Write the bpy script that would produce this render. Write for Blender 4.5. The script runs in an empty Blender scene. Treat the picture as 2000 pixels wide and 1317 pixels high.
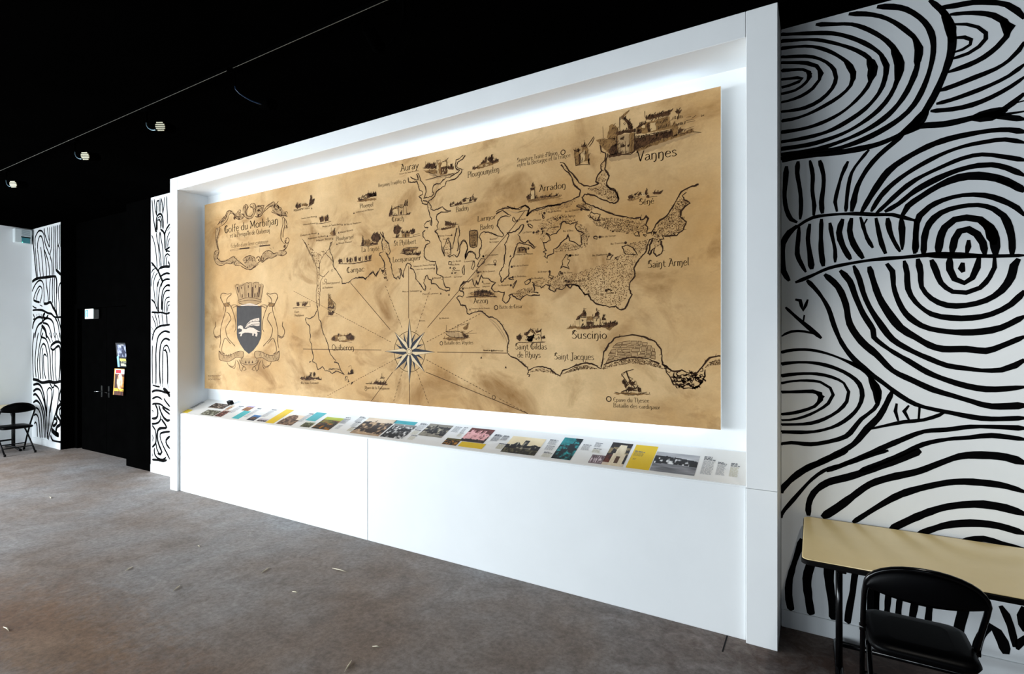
import bpy, math, random
from mathutils import Vector
random.seed(7)
S = bpy.context.scene
COL = S.collection

# ------------------------------------------------------------------ camera
# world: front face of the display frame is y = 0, x runs to the right along it, z up (metres)
H = 1.75                      # eye height
D = 1.875 * H                 # distance of the eye from the frame's front
F = 1016.0                    # focal length in pixels of the 2000 x 1317 frame
YAW = math.radians(30.1)
HY = 666.0                    # horizon row
CX = 1000.0
cam = bpy.data.cameras.new('camera'); cam.sensor_width = 36.0
cam.lens = F / 2000 * 36; cam.shift_y = (HY - 658.5) / 2000; cam.clip_start = 0.02
co = bpy.data.objects.new('camera', cam); COL.objects.link(co)
co.location = (0, -D, H); co.rotation_euler = (math.radians(90), 0, YAW)
S.camera = co

# ------------------------------------------------------------------ light
S.view_settings.view_transform = 'Standard'; S.view_settings.look = 'None'
S.view_settings.exposure = 0.1; S.view_settings.gamma = 1.0
S.view_settings.use_curve_mapping = False
W = bpy.data.worlds.new('daylight'); S.world = W; W.use_nodes = True
W.node_tree.nodes['Background'].inputs[0].default_value = (0.62, 0.76, 1.0, 1)
W.node_tree.nodes['Background'].inputs[1].default_value = 0.35

XL, XR, YR = -11.62, 3.6, -9.5        # left wall, right wall, rear wall
YW = 0.315                            # painted back wall
ZC = H + 1.0935 * H                   # ceiling
def daylight(name, loc, rot, sx, sy, power, col):
    l = bpy.data.lights.new(name, 'AREA'); l.shape = 'RECTANGLE'; l.size = sx; l.size_y = sy
    l.energy = power; l.color = col
    o = bpy.data.objects.new(name, l); COL.objects.link(o); o.location = loc; o.rotation_euler = rot
    return o
# daylight entering by the glazed front behind the photographer, mostly to the left
WIN = [(-10.4, 2.2), (-7.8, 2.2), (-5.2, 2.2), (-2.6, 2.2), (1.2, 2.2)]
POW = [300, 290, 150, 48, 20]
for (wx, ww), pw in zip(WIN, POW):
    daylight('window_daylight', (wx, YR + 0.12, 1.45), (math.radians(68), 0, 0), ww - .1, 2.3, pw, (0.82, 0.92, 1.0))

# and by the two bays of the side wall, out of the picture on the left
LWIN = [(-4.0, 2.3), (-6.8, 2.3)]
for (wy, ww), pw in zip(LWIN, (800, 470)):
    daylight('window_daylight', (XL + .06, wy, 1.5), (math.radians(58), 0, math.radians(-90)), ww - .1, 2.4, pw, (0.88, 0.95, 1.0))

# ------------------------------------------------------------------ projection helpers
SN, CS = math.sin(YAW), math.cos(YAW)
def ray(px, py):
    dx = px - CX
    return (-SN * F + CS * dx, CS * F + SN * dx, HY - py)
def on_y(px, py, y):
    r = ray(px, py); t = (y + D) / r[1]
    return (r[0] * t, H + r[2] * t)
def on_z(px, py, z):
    r = ray(px, py); t = (z - H) / r[2]
    return (r[0] * t, -D + r[1] * t)
def on_x(px, py, x):
    r = ray(px, py); t = x / r[0]
    return (-D + r[1] * t, H + r[2] * t)

# ------------------------------------------------------------------ materials
MATS = {}
def lin(c):
    return tuple(((v / 255) / 12.92 if v / 255 <= .04045 else (((v / 255) + .055) / 1.055) ** 2.4) for v in c)
def mat(name, rgb, rough=.6, metal=0, noise=0, nscale=8, bump=0, bscale=60, emit=None, estr=0, spec=.5):
    """rgb: sRGB 0..255; procedural value variation and fine relief"""
    if name in MATS: return MATS[name]
    m = bpy.data.materials.new(name); m.use_nodes = True; nt = m.node_tree; b = nt.nodes['Principled BSDF']
    c = lin(rgb)
    b.inputs['Base Color'].default_value = (*c, 1); b.inputs['Roughness'].default_value = rough
    b.inputs['Metallic'].default_value = metal; b.inputs['Specular IOR Level'].default_value = spec
    tc = nt.nodes.new('ShaderNodeTexCoord')
    if noise:
        n = nt.nodes.new('ShaderNodeTexNoise'); n.inputs['Scale'].default_value = nscale; n.inputs['Detail'].default_value = 5
        nt.links.new(tc.outputs['Object'], n.inputs['Vector'])
        r = nt.nodes.new('ShaderNodeValToRGB'); r.color_ramp.elements[0].position = .3; r.color_ramp.elements[1].position = .7
        r.color_ramp.elements[0].color = (*[max(0, v * (1 - noise)) for v in c], 1)
        r.color_ramp.elements[1].color = (*[min(1, v * (1 + noise)) for v in c], 1)
        nt.links.new(n.outputs['Fac'], r.inputs['Fac']); nt.links.new(r.outputs['Color'], b.inputs['Base Color'])
    if bump:
        n2 = nt.nodes.new('ShaderNodeTexNoise'); n2.inputs['Scale'].default_value = bscale; n2.inputs['Detail'].default_value = 4
        nt.links.new(tc.outputs['Object'], n2.inputs['Vector'])
        bp = nt.nodes.new('ShaderNodeBump'); bp.inputs['Strength'].default_value = bump; bp.inputs['Distance'].default_value = .004
        nt.links.new(n2.outputs['Fac'], bp.inputs['Height']); nt.links.new(bp.outputs['Normal'], b.inputs['Normal'])
    if emit:
        b.inputs['Emission Color'].default_value = (*lin(emit), 1); b.inputs['Emission Strength'].default_value = estr
    MATS[name] = m
    return m
def mat_floor(name='worn_vinyl_floor', ca=(146, 128, 115), cb=(164, 162, 163)):
    m = bpy.data.materials.new(name); m.use_nodes = True; nt = m.node_tree; b = nt.nodes['Principled BSDF']
    N, L = nt.nodes, nt.links
    tc = N.new('ShaderNodeTexCoord')
    def noise(sc, det, rough=.6, dist=0):
        n = N.new('ShaderNodeTexNoise'); n.inputs['Scale'].default_value = sc; n.inputs['Detail'].default_value = det
        n.inputs['Roughness'].default_value = rough; n.inputs['Distortion'].default_value = dist
        L.new(tc.outputs['Object'], n.inputs['Vector']); return n
    n1 = noise(.55, 4); n2 = noise(4.2, 9, .75, .9); n3 = noise(30, 7, .75)
    r1 = N.new('ShaderNodeValToRGB')
    r1.color_ramp.elements[0].position = .36; r1.color_ramp.elements[0].color = (*lin(ca), 1)
    r1.color_ramp.elements[1].position = .62; r1.color_ramp.elements[1].color = (*lin(cb), 1)
    L.new(n1.outputs['Fac'], r1.inputs['Fac'])
    r2 = N.new('ShaderNodeValToRGB')
    r2.color_ramp.elements[0].position = .33; r2.color_ramp.elements[0].color = (.42, .38, .35, 1)
    r2.color_ramp.elements[1].position = .66; r2.color_ramp.elements[1].color = (1.12, 1.12, 1.12, 1)
    L.new(n2.outputs['Fac'], r2.inputs['Fac'])
    r3 = N.new('ShaderNodeValToRGB')
    r3.color_ramp.elements[0].position = .35; r3.color_ramp.elements[0].color = (.5, .48, .46, 1)
    r3.color_ramp.elements[1].position = .6; r3.color_ramp.elements[1].color = (1.08, 1.08, 1.08, 1)
    L.new(n3.outputs['Fac'], r3.inputs['Fac'])
    prev = r1.outputs['Color']
    for r, f in ((r2, .62), (r3, .7)):
        mx = N.new('ShaderNodeMix'); mx.data_type = 'RGBA'; mx.blend_type = 'MULTIPLY'; mx.inputs['Factor'].default_value = f
        L.new(prev, mx.inputs[6]); L.new(r.outputs['Color'], mx.inputs[7]); prev = mx.outputs[2]
    # tinted patches: red-brown wear with painted-in shade beside the far end of the frame, ochre in the foreground
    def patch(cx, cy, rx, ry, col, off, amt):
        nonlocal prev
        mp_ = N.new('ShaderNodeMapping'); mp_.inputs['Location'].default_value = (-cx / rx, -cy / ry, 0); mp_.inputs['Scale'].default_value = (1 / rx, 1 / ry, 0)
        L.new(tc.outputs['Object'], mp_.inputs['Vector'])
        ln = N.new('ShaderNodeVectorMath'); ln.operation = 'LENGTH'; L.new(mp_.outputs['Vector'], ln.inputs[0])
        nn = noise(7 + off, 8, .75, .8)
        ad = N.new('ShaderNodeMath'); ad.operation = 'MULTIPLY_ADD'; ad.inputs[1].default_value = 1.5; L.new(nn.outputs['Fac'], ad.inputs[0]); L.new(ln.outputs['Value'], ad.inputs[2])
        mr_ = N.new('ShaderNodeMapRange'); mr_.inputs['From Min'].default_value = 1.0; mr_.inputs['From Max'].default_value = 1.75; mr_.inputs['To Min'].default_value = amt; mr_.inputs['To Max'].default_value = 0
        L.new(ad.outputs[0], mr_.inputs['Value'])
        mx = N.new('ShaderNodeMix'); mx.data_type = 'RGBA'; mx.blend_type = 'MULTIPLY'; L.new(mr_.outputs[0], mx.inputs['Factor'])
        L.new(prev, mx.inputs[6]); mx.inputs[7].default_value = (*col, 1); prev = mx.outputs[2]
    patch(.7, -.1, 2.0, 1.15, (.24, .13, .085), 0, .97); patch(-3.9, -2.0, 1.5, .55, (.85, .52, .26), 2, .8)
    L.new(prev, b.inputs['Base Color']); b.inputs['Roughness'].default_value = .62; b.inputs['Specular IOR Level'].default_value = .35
    bp = N.new('ShaderNodeBump'); bp.inputs['Strength'].default_value = .25; bp.inputs['Distance'].default_value = .004
    L.new(n3.outputs['Fac'], bp.inputs['Height']); L.new(bp.outputs['Normal'], b.inputs['Normal'])
    return m
def mat_parchment():
    m = bpy.data.materials.new('aged_parchment'); m.use_nodes = True; nt = m.node_tree; b = nt.nodes['Principled BSDF']
    N, L = nt.nodes, nt.links
    tc = N.new('ShaderNodeTexCoord'); mp = N.new('ShaderNodeMapping'); mp.inputs['Scale'].default_value = (1, 1, 1.25)
    L.new(tc.outputs['Object'], mp.inputs['Vector'])
    def noise(sc, det, rough=.55, dist=.4, off=0):
        m2 = N.new('ShaderNodeMapping'); m2.inputs['Location'].default_value = (off, 0, off * .7); L.new(mp.outputs['Vector'], m2.inputs['Vector'])
        n = N.new('ShaderNodeTexNoise'); n.inputs['Scale'].default_value = sc; n.inputs['Detail'].default_value = det
        n.inputs['Roughness'].default_value = rough; n.inputs['Distortion'].default_value = dist
        L.new(m2.outputs['Vector'], n.inputs['Vector']); return n
    def ramp(n, p0, c0, p1, c1):
        r = N.new('ShaderNodeValToRGB'); e = r.color_ramp.elements
        e[0].position = p0; e[0].color = (*c0, 1); e[1].position = p1; e[1].color = (*c1, 1)
        L.new(n.outputs['Fac'], r.inputs['Fac']); return r
    base = ramp(noise(.9, 5), .32, lin((188, 143, 86)), .66, lin((222, 186, 136)))
    stain = ramp(noise(1.7, 6, .6, .8, 4.3), .54, (1, 1, 1), .74, lin((168, 142, 92)))
    mott = ramp(noise(5, 7, .65, .5, 9.1), .3, (.86, .85, .83), .7, (1.06, 1.06, 1.06))
    grain = ramp(noise(60, 3, .6, 0, 2), .3, (.95, .95, .95), .7, (1.03, 1.03, 1.03))
    prev = base.outputs['Color']
    for r in (stain, mott, grain):
        mx = N.new('ShaderNodeMix'); mx.data_type = 'RGBA'; mx.blend_type = 'MULTIPLY'; mx.inputs['Factor'].default_value = .9
        L.new(prev, mx.inputs[6]); L.new(r.outputs['Color'], mx.inputs[7]); prev = mx.outputs[2]
    L.new(prev, b.inputs['Base Color']); b.inputs['Roughness'].default_value = .75; b.inputs['Specular IOR Level'].default_value = .2
    return m
def mat_print():
    """flat colour print: colours stored per face of the printed sheet"""
    m = bpy.data.materials.new('colour_print'); m.use_nodes = True; nt = m.node_tree; b = nt.nodes['Principled BSDF']
    a = nt.nodes.new('ShaderNodeAttribute'); a.attribute_name = 'print'
    n = nt.nodes.new('ShaderNodeTexNoise'); n.inputs['Scale'].default_value = 180
    mx = nt.nodes.new('ShaderNodeMix'); mx.data_type = 'RGBA'; mx.blend_type = 'OVERLAY'; mx.inputs['Factor'].default_value = .15
    nt.links.new(a.outputs['Color'], mx.inputs[6]); nt.links.new(n.outputs['Color'], mx.inputs[7])
    nt.links.new(mx.outputs[2], b.inputs['Base Color']); b.inputs['Roughness'].default_value = .5; b.inputs['Specular IOR Level'].default_value = .2
    return m

M_WHITE = mat('white_painted_board', (238, 240, 240), .55, noise=.015, nscale=3, bump=.05, bscale=300)
M_EDGE = mat('white_board_edge', (236, 236, 232), .6, noise=.01, nscale=5)
M_WALL = mat('white_wall_paint', (236, 239, 240), .7, noise=.02, nscale=2, bump=.12, bscale=220)
M_BLACK = mat('black_wall_paint', (3, 3, 3), .95, noise=.2, nscale=3, spec=.0)
M_CEIL = mat('black_ceiling_paint', (2, 2, 2), .95, noise=.2, nscale=2, spec=.0)
M_DOOR = mat('black_door_leaf', (3, 3, 3), .9, noise=.2, nscale=5, spec=.0)
M_PAINT = mat('black_mural_paint', (6, 6, 7), .8, noise=.25, nscale=20, spec=.03)
M_INK = mat('dark_brown_ink', (56, 35, 20), .7, noise=.35, nscale=40, spec=.1)
M_INKL = mat('thin_brown_ink', (112, 80, 50), .7, noise=.3, nscale=40, spec=.1)
M_INKM = mat('sepia_ink', (84, 56, 33), .7, noise=.35, nscale=40, spec=.1)
M_WASH = mat('sepia_wash', (140, 104, 62), .75, noise=.25, nscale=25, spec=.1)
M_WASHP = mat('pale_wash', (176, 142, 100), .75, noise=.12, nscale=18, spec=.1)
M_PAPER = mat('bare_parchment', (206, 170, 120), .75, noise=.1, nscale=20, spec=.1)
M_BLUE = mat('slate_blue_ink', (52, 54, 62), .7, noise=.2, nscale=25, spec=.1)
M_SHIELD = mat('charcoal_shield', (70, 66, 64), .7, noise=.08, nscale=20, spec=.1)
M_ERM = mat('pinkish_white_paint', (214, 192, 172), .7, noise=.05, nscale=30, spec=.1)
M_CREAM = mat('cream_paint', (222, 196, 156), .7, noise=.05, nscale=20, spec=.1)
M_METAL = mat('black_lacquered_tube', (3, 3, 4), .16, noise=.2, nscale=30, spec=.25)
M_VINYL = mat('black_vinyl_padding', (3, 3, 4), .4, noise=.2, nscale=40, bump=.06, bscale=400, spec=.08)
M_TABLE = mat('beige_laminate', (236, 214, 160), .25, noise=.03, nscale=6, spec=.5)
M_TEDGE = mat('dark_table_edge', (5, 4, 4), .6, noise=.2, nscale=20, spec=.1)
M_TRACK = mat('black_track_metal', (2, 2, 2), .8, noise=.2, nscale=30, spec=.0)
M_STEEL = mat('brushed_steel', (200, 205, 208), .3, metal=1, noise=.05, nscale=60)
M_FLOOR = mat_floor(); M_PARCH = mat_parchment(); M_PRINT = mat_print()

# ------------------------------------------------------------------ mesh helpers
class MB:
    def __init__(self): self.v = []; self.f = []; self.mi = []; self.m = 0; self.smooth = set()
    def face(self, pts, mi=None):
        i = len(self.v); self.v += [tuple(p) for p in pts]; self.f.append(tuple(range(i, i + len(pts)))); self.mi.append(self.m if mi is None else mi)
    def box(self, x0, x1, y0, y1, z0, z1, bev=0):
        if bev <= 0:
            i = len(self.v)
            self.v += [(x, y, z) for z in (z0, z1) for (x, y) in ((x0, y0), (x1, y0), (x1, y1), (x0, y1))]
            for q in ((3, 2, 1, 0), (4, 5, 6, 7), (0, 1, 5, 4), (1, 2, 6, 5), (2, 3, 7, 6), (3, 0, 4, 7)):
                self.f.append(tuple(i + k for k in q)); self.mi.append(self.m)
            return self
        # chamfered box: three stacked octagon-like rings
        b = bev
        def ring(z, d):
            return [(x0 + d, y0, z), (x1 - d, y0, z), (x1, y0 + d, z), (x1, y1 - d, z), (x1 - d, y1, z), (x0 + d, y1, z), (x0, y1 - d, z), (x0, y0 + d, z)]
        def ringi(z):
            return [(min(max(p[0], x0 + b), x1 - b), min(max(p[1], y0 + b), y1 - b), z) for p in ring(z, b)]
        R = [ringi(z0), ring(z0 + b, b), ring(z1 - b, b), ringi(z1)]
        i = len(self.v)
        for r in R: self.v += r
        for k in range(3):
            for a in range(8):
                c = (a + 1) % 8
                self.f.append((i + k * 8 + a, i + k * 8 + c, i + k * 8 + 8 + c, i + k * 8 + 8 + a)); self.mi.append(self.m)
        self.f.append(tuple(i + a for a in reversed(range(8)))); self.mi.append(self.m)
        self.f.append(tuple(i + 24 + a for a in range(8))); self.mi.append(self.m)
        return self
    def tube(self, pts, r, seg=10, cap=True):
        P = [Vector(p) for p in pts]; n = len(P); i = len(self.v)
        up = None
        for k in range(n):
            t = (P[min(k + 1, n - 1)] - P[max(k - 1, 0)]).normalized()
            if up is None:
                up = Vector((0, 0, 1)) if abs(t.z) < .9 else Vector((1, 0, 0))
            a = t.cross(up).normalized(); up = a.cross(t).normalized()
            rr = r[k] if isinstance(r, (list, tuple)) else r
            for s in range(seg):
                an = 2 * math.pi * s / seg
                self.v.append(tuple(P[k] + (a * math.cos(an) + up * math.sin(an)) * rr))
        for k in range(n - 1):
            for s in range(seg):
                c = (s + 1) % seg
                self.smooth.add(len(self.f)); self.f.append((i + k * seg + s, i + k * seg + c, i + (k + 1) * seg + c, i + (k + 1) * seg + s)); self.mi.append(self.m)
        if cap:
            self.f.append(tuple(i + s for s in reversed(range(seg)))); self.mi.append(self.m)
            self.f.append(tuple(i + (n - 1) * seg + s for s in range(seg))); self.mi.append(self.m)
        return self
    def grid(self, rows, smooth=True, close_u=False):
        """rows: list of equally long point lists"""
        i = len(self.v); nu = len(rows[0])
        for r in rows: self.v += [tuple(p) for p in r]
        for a in range(len(rows) - 1):
            for b_ in range(nu if close_u else nu - 1):
                c = (b_ + 1) % nu
                if smooth: self.smooth.add(len(self.f))
                self.f.append((i + a * nu + b_, i + a * nu + c, i + (a + 1) * nu + c, i + (a + 1) * nu + b_)); self.mi.append(self.m)
        return self
    def build(self, name, mats, parent=None, loc=None):
        me = bpy.data.meshes.new(name); me.from_pydata(self.v, [], self.f)
        for m in (mats if isinstance(mats, (list, tuple)) else [mats]): me.materials.append(m)
        if any(self.mi): me.polygons.foreach_set('material_index', self.mi)
        if self.smooth:
            me.polygons.foreach_set('use_smooth', [k in self.smooth for k in range(len(self.f))])
        me.update()
        o = bpy.data.objects.new(name, me); COL.objects.link(o)
        if parent: o.parent = parent
        if loc: o.location = loc
        return o
def empty(name, loc=(0, 0, 0), rz=0):
    o = bpy.data.objects.new(name, None); COL.objects.link(o); o.location = loc; o.rotation_euler = (0, 0, rz); o.empty_display_size = .1
    return o
def tag(o, label=None, cat=None, group=None, kind=None):
    if label: o['label'] = label
    if cat: o['category'] = cat
    if group: o['group'] = group
    if kind: o['kind'] = kind
    return o
def copy_tree(o, parent=None):
    c = o.copy(); COL.objects.link(c); c.parent = parent
    for ch in list(o.children): copy_tree(ch, c)
    return c
def pts(s):
    return [tuple(float(q) for q in p.split(',')) for p in s.replace(';', ' ').split()]
def smooth2(P, step, closed=False):
    """Catmull-Rom through 2D (or wider) points"""
    n = len(P)
    if n < 3: return list(P)
    out = []
    rng = range(n if closed else n - 1)
    for i in rng:
        if closed: a, b, c, d = P[(i - 1) % n], P[i], P[(i + 1) % n], P[(i + 2) % n]
        else: a, b, c, d = P[max(i - 1, 0)], P[i], P[i + 1], P[min(i + 2, n - 1)]
        L = math.hypot(c[0] - b[0], c[1] - b[1]); k = max(1, min(14, int(L / step)))
        for j in range(k):
            t = j / k
            out.append(tuple(.5 * (2 * b[q] + (c[q] - a[q]) * t + (2 * a[q] - 5 * b[q] + 4 * c[q] - d[q]) * t * t + (3 * b[q] - a[q] - 3 * c[q] + d[q]) * t ** 3) for q in range(len(b))))
    out.append(P[0] if closed else P[-1])
    return out

class Sheet:
    """flat ink on a plane; (u, v) metres on the plane -> world by to3(u, v, lift); un(px,py) photograph point -> (u, v)"""
    def __init__(self, un, to3): self.un = un; self.to3 = to3
    def ribbon(self, mb, P, w, lift=.0006, jit=0, step=.02, smooth=True, taper=True, clamp=None, closed=False, lens=False):
        Q = smooth2(P, step, closed) if smooth else list(P)
        if clamp: Q = [(min(max(q[0], clamp[0]), clamp[1]), min(max(q[1], clamp[2]), clamp[3])) for q in Q]
        n = len(Q); L = []; R = []
        ph = random.random() * 9
        acc = 0
        for k in range(n):
            a = Q[max(k - 1, 0)]; b = Q[min(k + 1, n - 1)]
            dx, dy = b[0] - a[0], b[1] - a[1]; l = math.hypot(dx, dy) or 1
            nx, ny = -dy / l, dx / l
            ww = w[min(k, len(w) - 1)] if isinstance(w, list) else w
            acc += l / 2
            if jit: ww *= 1 + jit * (math.sin(acc / ww * .55 + ph) * .5 + math.sin(acc / ww * .21 + ph * 2) * .5 + random.uniform(-.35, .35))
            if lens: ww *= .35 + .65 * math.sin(math.pi * k / max(1, n - 1)) ** .8
            elif taper and not closed and (k == 0 or k == n - 1): ww *= .55
            L.append(self.to3(Q[k][0] + nx * ww / 2, Q[k][1] + ny * ww / 2, lift)); R.append(self.to3(Q[k][0] - nx * ww / 2, Q[k][1] - ny * ww / 2, lift))
        i = len(mb.v)
        for k in range(n): mb.v += [L[k], R[k]]
        for k in range(n - 1):
            mb.f.append((i + 2 * k, i + 2 * k + 1, i + 2 * k + 3, i + 2 * k + 2)); mb.mi.append(mb.m)
    def poly(self, mb, P, lift=.0006, smooth=False, step=.01):
        Q = smooth2(P, step, True)[:-1] if smooth else P
        mb.face([self.to3(q[0], q[1], lift) for q in Q])
    def disc(self, mb, c, r, lift=.0006, n=10):
        mb.face([self.to3(c[0] + r * math.cos(2 * math.pi * k / n), c[1] + r * math.sin(2 * math.pi * k / n), lift) for k in range(n)])
def ysheet(y):
    return Sheet(lambda px, py: on_y(px, py, y), lambda u, v, l: (u, y - l, v))
class Crop:
    """points measured in an enlarged crop of the photograph: origin and scale"""
    def __init__(self, ox, oy, s): self.o = (ox, oy, s)
    def __call__(self, s):
        ox, oy, k = self.o
        return [(ox + p[0] / k, oy + p[1] / k) for p in pts(s)]

# ================================================================== the room
FX0, FX1, FZ = -6.559, -0.174, 3.658      # display frame, outer
NX0, NX1, NZ = -6.402, -0.338, 3.508      # niche opening
YB = 0.355                                # niche back
def struct(name, mb, m, parent=None):
    o = mb.build(name, m, parent)
    if parent is None: o['kind'] = 'structure'
    return o
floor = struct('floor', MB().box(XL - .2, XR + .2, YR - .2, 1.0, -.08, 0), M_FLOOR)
MB().box(-.447, -.439, -.155, .03, 0, .0012).build('floor_joint', M_TEDGE, floor)
struct('ceiling', MB().box(XL - .2, XR + .2, YR - .2, 1.0, ZC, ZC + .1), M_CEIL)
wall_r = struct('wall_back_right', MB().box(FX1 + .002, XR, YW, YW + .15, 0, ZC), M_WALL)
DX0, DX1, DXP = -10.458, -7.666, -8.32     # dark bay with the doors; flush black panel on its right
wall_m = struct('wall_back_middle', MB().box(DX1, FX0 + .05, YW, YW + .15, 0, ZC), M_WALL)
wall_l = struct('wall_back_left', MB().box(XL, DX0 - .02, YW, YW + .15, 0, ZC), M_WALL)
struct('wall_back_dark', MB().box(DXP, DX1, YW, YW + .15, 0, ZC), M_BLACK)
wl = MB().box(XL - .15, XL, YR, YW + .15, 2.75, ZC).box(XL - .15, XL, YR, YW + .15, 0, .25)
ys = [YR] + [e for (wy, ww) in reversed(LWIN) for e in (wy - ww / 2, wy + ww / 2)] + [YW + .15]
for k in range(0, len(ys), 2): wl.box(XL - .15, XL, ys[k], ys[k + 1], .25, 2.75)
struct('wall_left', wl, M_WALL)
for k, (wy, ww) in enumerate(LWIN):
    w_ = MB()
    for q in (-.5, 0, .5): w_.box(XL - .1, XL - .04, wy + q * (ww - .06) - .03, wy + q * (ww - .06) + .03, .25, 2.75)
    w_.box(XL - .1, XL - .04, wy - ww / 2, wy + ww / 2, .25, .31).box(XL - .1, XL - .04, wy - ww / 2, wy + ww / 2, 2.69, 2.75)
    struct('window_%d' % (k + 6), w_, M_STEEL)
struct('wall_right', MB().box(XR, XR + .15, YR, YW + .15, 0, ZC), M_BLACK)
# rear wall behind the photographer: piers, sill and lintel around the glazed bays
struct('wall_rear', MB().box(XL, XR, YR - .15, YR, 2.62, ZC).box(XL, XR, YR - .15, YR, 0, .28), M_BLACK)
xs = [XL] + [e for (wx, ww) in WIN for e in (wx - ww / 2, wx + ww / 2)] + [XR]
for k in range(0, len(xs), 2):
    if xs[k + 1] - xs[k] > .02: struct('wall_rear_pier', MB().box(xs[k], xs[k + 1], YR - .15, YR, .28, 2.62), M_BLACK)
for k, (wx, ww) in enumerate(WIN):
    w_ = MB()
    for a in (-.5, 0, .5): w_.box(wx + a * (ww - .06) - .03, wx + a * (ww - .06) + .03, YR - .1, YR - .04, .28, 2.62)
    w_.box(wx - ww / 2, wx + ww / 2, YR - .1, YR - .04, .28, .34).box(wx - ww / 2, wx + ww / 2, YR - .1, YR - .04, 2.56, 2.62)
    struct('window_%d' % (k + 1), w_, M_STEEL)
# unpainted skirting under the painted walls
for nm, a, b_ in (('baseboard_right', FX1 + .004, XR), ('baseboard_middle', DX1 + .01, FX0 + .04), ('baseboard_left', XL + .014, DX0 - .006)):
    struct(nm, MB().box(a, b_, YW - .012, YW, 0, .105, .003), M_WALL)
struct('baseboard_side', MB().box(XL, XL + .012, YR, YW - .013, 0, .105, .003), M_WALL)

# dark door bay: two flush leaves set back from the wall
YD = .49
dr = empty('door_1', ((DX0 + DXP) / 2, YD, 0)); dr['kind'] = 'structure'
cxd = (DX0 + DXP) / 2
MB().box(DX0 - cxd, DXP - cxd, 0.02, .1, 2.35, ZC).build('transom', M_DOOR, dr)
MB().box(DX0 - cxd, DX0 - cxd + .1, 0.0, .1, 0, 2.35).box(DXP - cxd - .1, DXP - cxd, 0, .1, 0, 2.35).box(DX0 - cxd + .1, DXP - cxd - .1, 0, .1, 2.27, 2.35).build('door_frame', M_DOOR, dr)
for s in (-1, 1):
    lf = MB().box(min(.004 * s, .83 * s), max(.004 * s, .83 * s), .012, .06, .008, 2.265, .003).build('door_leaf', M_DOOR, dr)
    hx = -.13 if s < 0 else .1
    MB().box(hx - .02, hx + .02, .002, .012, .88, 1.06, .003).build('handle_plate', M_METAL, lf)
    hb = MB(); hb.tube([(hx, .004, .97), (hx, -.045, .97), (hx - .1 * (1 if s < 0 else -1), -.05, .965)], .007)
    hb.build('door_handle', M_STEEL if s < 0 else M_METAL, lf)
# jambs of the bay
struct('trim_1', MB().box(DX0 - .02, DX0, YW + .001, YD + .1, 0, ZC), M_BLACK)
struct('bay_light_block', MB().box(DX0 - .3, DX1, YD + .1, YD + .2, 0, ZC), M_BLACK)  # unseen backing added to stop background light leaking past the doors
struct('trim_2', MB().box(DXP - .02, DXP, YW + .002, YD + .1, 0, ZC), M_BLACK)

# ================================================================== the white display frame with its lit niche
fr = empty('display_frame', ((FX0 + FX1) / 2, 0, 0)); cxf = (FX0 + FX1) / 2
tag(fr, 'large white built-in frame with a deep backlit niche and sloping ledge', 'display frame')
def fpart(name, *boxes, m=M_WHITE, bev=.003):
    mb = MB()
    for (x0, x1, y0, y1, z0, z1) in boxes: mb.box(x0 - cxf, x1 - cxf, y0, y1, z0, z1, bev)
    return mb.build(name, m, fr)
fpart('side_post', (FX0, NX0, 0, YB + .02, 0, FZ))
fpart('side_post', (NX1, FX1, 0, YB + .02, .8985, FZ))                      # right post: upper board
fpart('side_post', (NX1, FX1, 0, YB + .02, 0, .8965))                       # right post: lower board
fpart('top_beam', (NX0 + .001, NX1 - .0015, 0, YB + .02, NZ, FZ))
SX = -3.383
fpart('base_panel', (NX0 + .003, SX - .0012, .03, .06, 0, .893))
fpart('base_panel', (SX + .0012, NX1 - .004, .03, .06, 0, .893))
fpart('base_core', (NX0 + .002, NX1 - .002, .065, YB + .01, 0, .86), bev=0)
fpart('back_panel', (NX0, NX1, YB, YB + .02, .86, NZ), bev=0)
# sloping ledge
LY0, LZ0, LY1, LZ1 = .03, .900, YB, 1.040
LT = math.hypot(LY1 - LY0, LZ1 - LZ0); LDY, LDZ = (LY1 - LY0) / LT, (LZ1 - LZ0) / LT
lg = MB(); i = 0
a0, a1 = NX0 + .001 - cxf, NX1 - .001 - cxf
prof = [(LY0, LZ0 - .007), (LY0, LZ0), (LY1 - .001, LZ1 - .0005), (LY1 - .001, LZ1 - .03)]
lg.v = [(a0, y, z) for y, z in prof] + [(a1, y, z) for y, z in prof]
lg.f = [(0, 1, 2, 3), (7, 6, 5, 4), (0, 4, 5, 1), (1, 5, 6, 2), (2, 6, 7, 3), (3, 7, 4, 0)]; lg.mi = [0] * 6
lg.build('sloping_ledge', M_WHITE, fr)

# ================================================================== the parchment map board
MX0, MX1, MZ0, MZ1, YM = -6.318, -0.514, 1.180, 3.380, .268
mp = empty('map_board', ((MX0 + MX1) / 2, YM + .035, MZ0))
tag(mp, 'parchment-brown board with a hand-drawn antique map in black ink, hung in the niche', 'map')
mcx = (MX0 + MX1) / 2
b_ = MB(); b_.box(MX0 - mcx, MX1 - mcx, -.033, .0, 0, MZ1 - MZ0); b_.build('board', M_EDGE, mp)
b_ = MB(); b_.box(MX0 - mcx, MX1 - mcx, -.035, -.0331, 0, MZ1 - MZ0); board = b_.build('parchment_face', M_PARCH, mp)
for x in (-2.3, -.8, .8, 2.3): MB().box(x - .03, x + .03, 0, YB - YM - .035, .5, 1.7).build('standoff', M_EDGE, mp)
M_LED = mat('led_tape', (255, 255, 255), .5, emit=(214, 232, 255), estr=6.5)
for z in (MZ1 - MZ0 - .035, .03):
    MB().box(MX0 - mcx + .15, MX1 - mcx - .12, .012, .026, z - .006, z + .006).build('led_strip', M_LED, mp)

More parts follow.
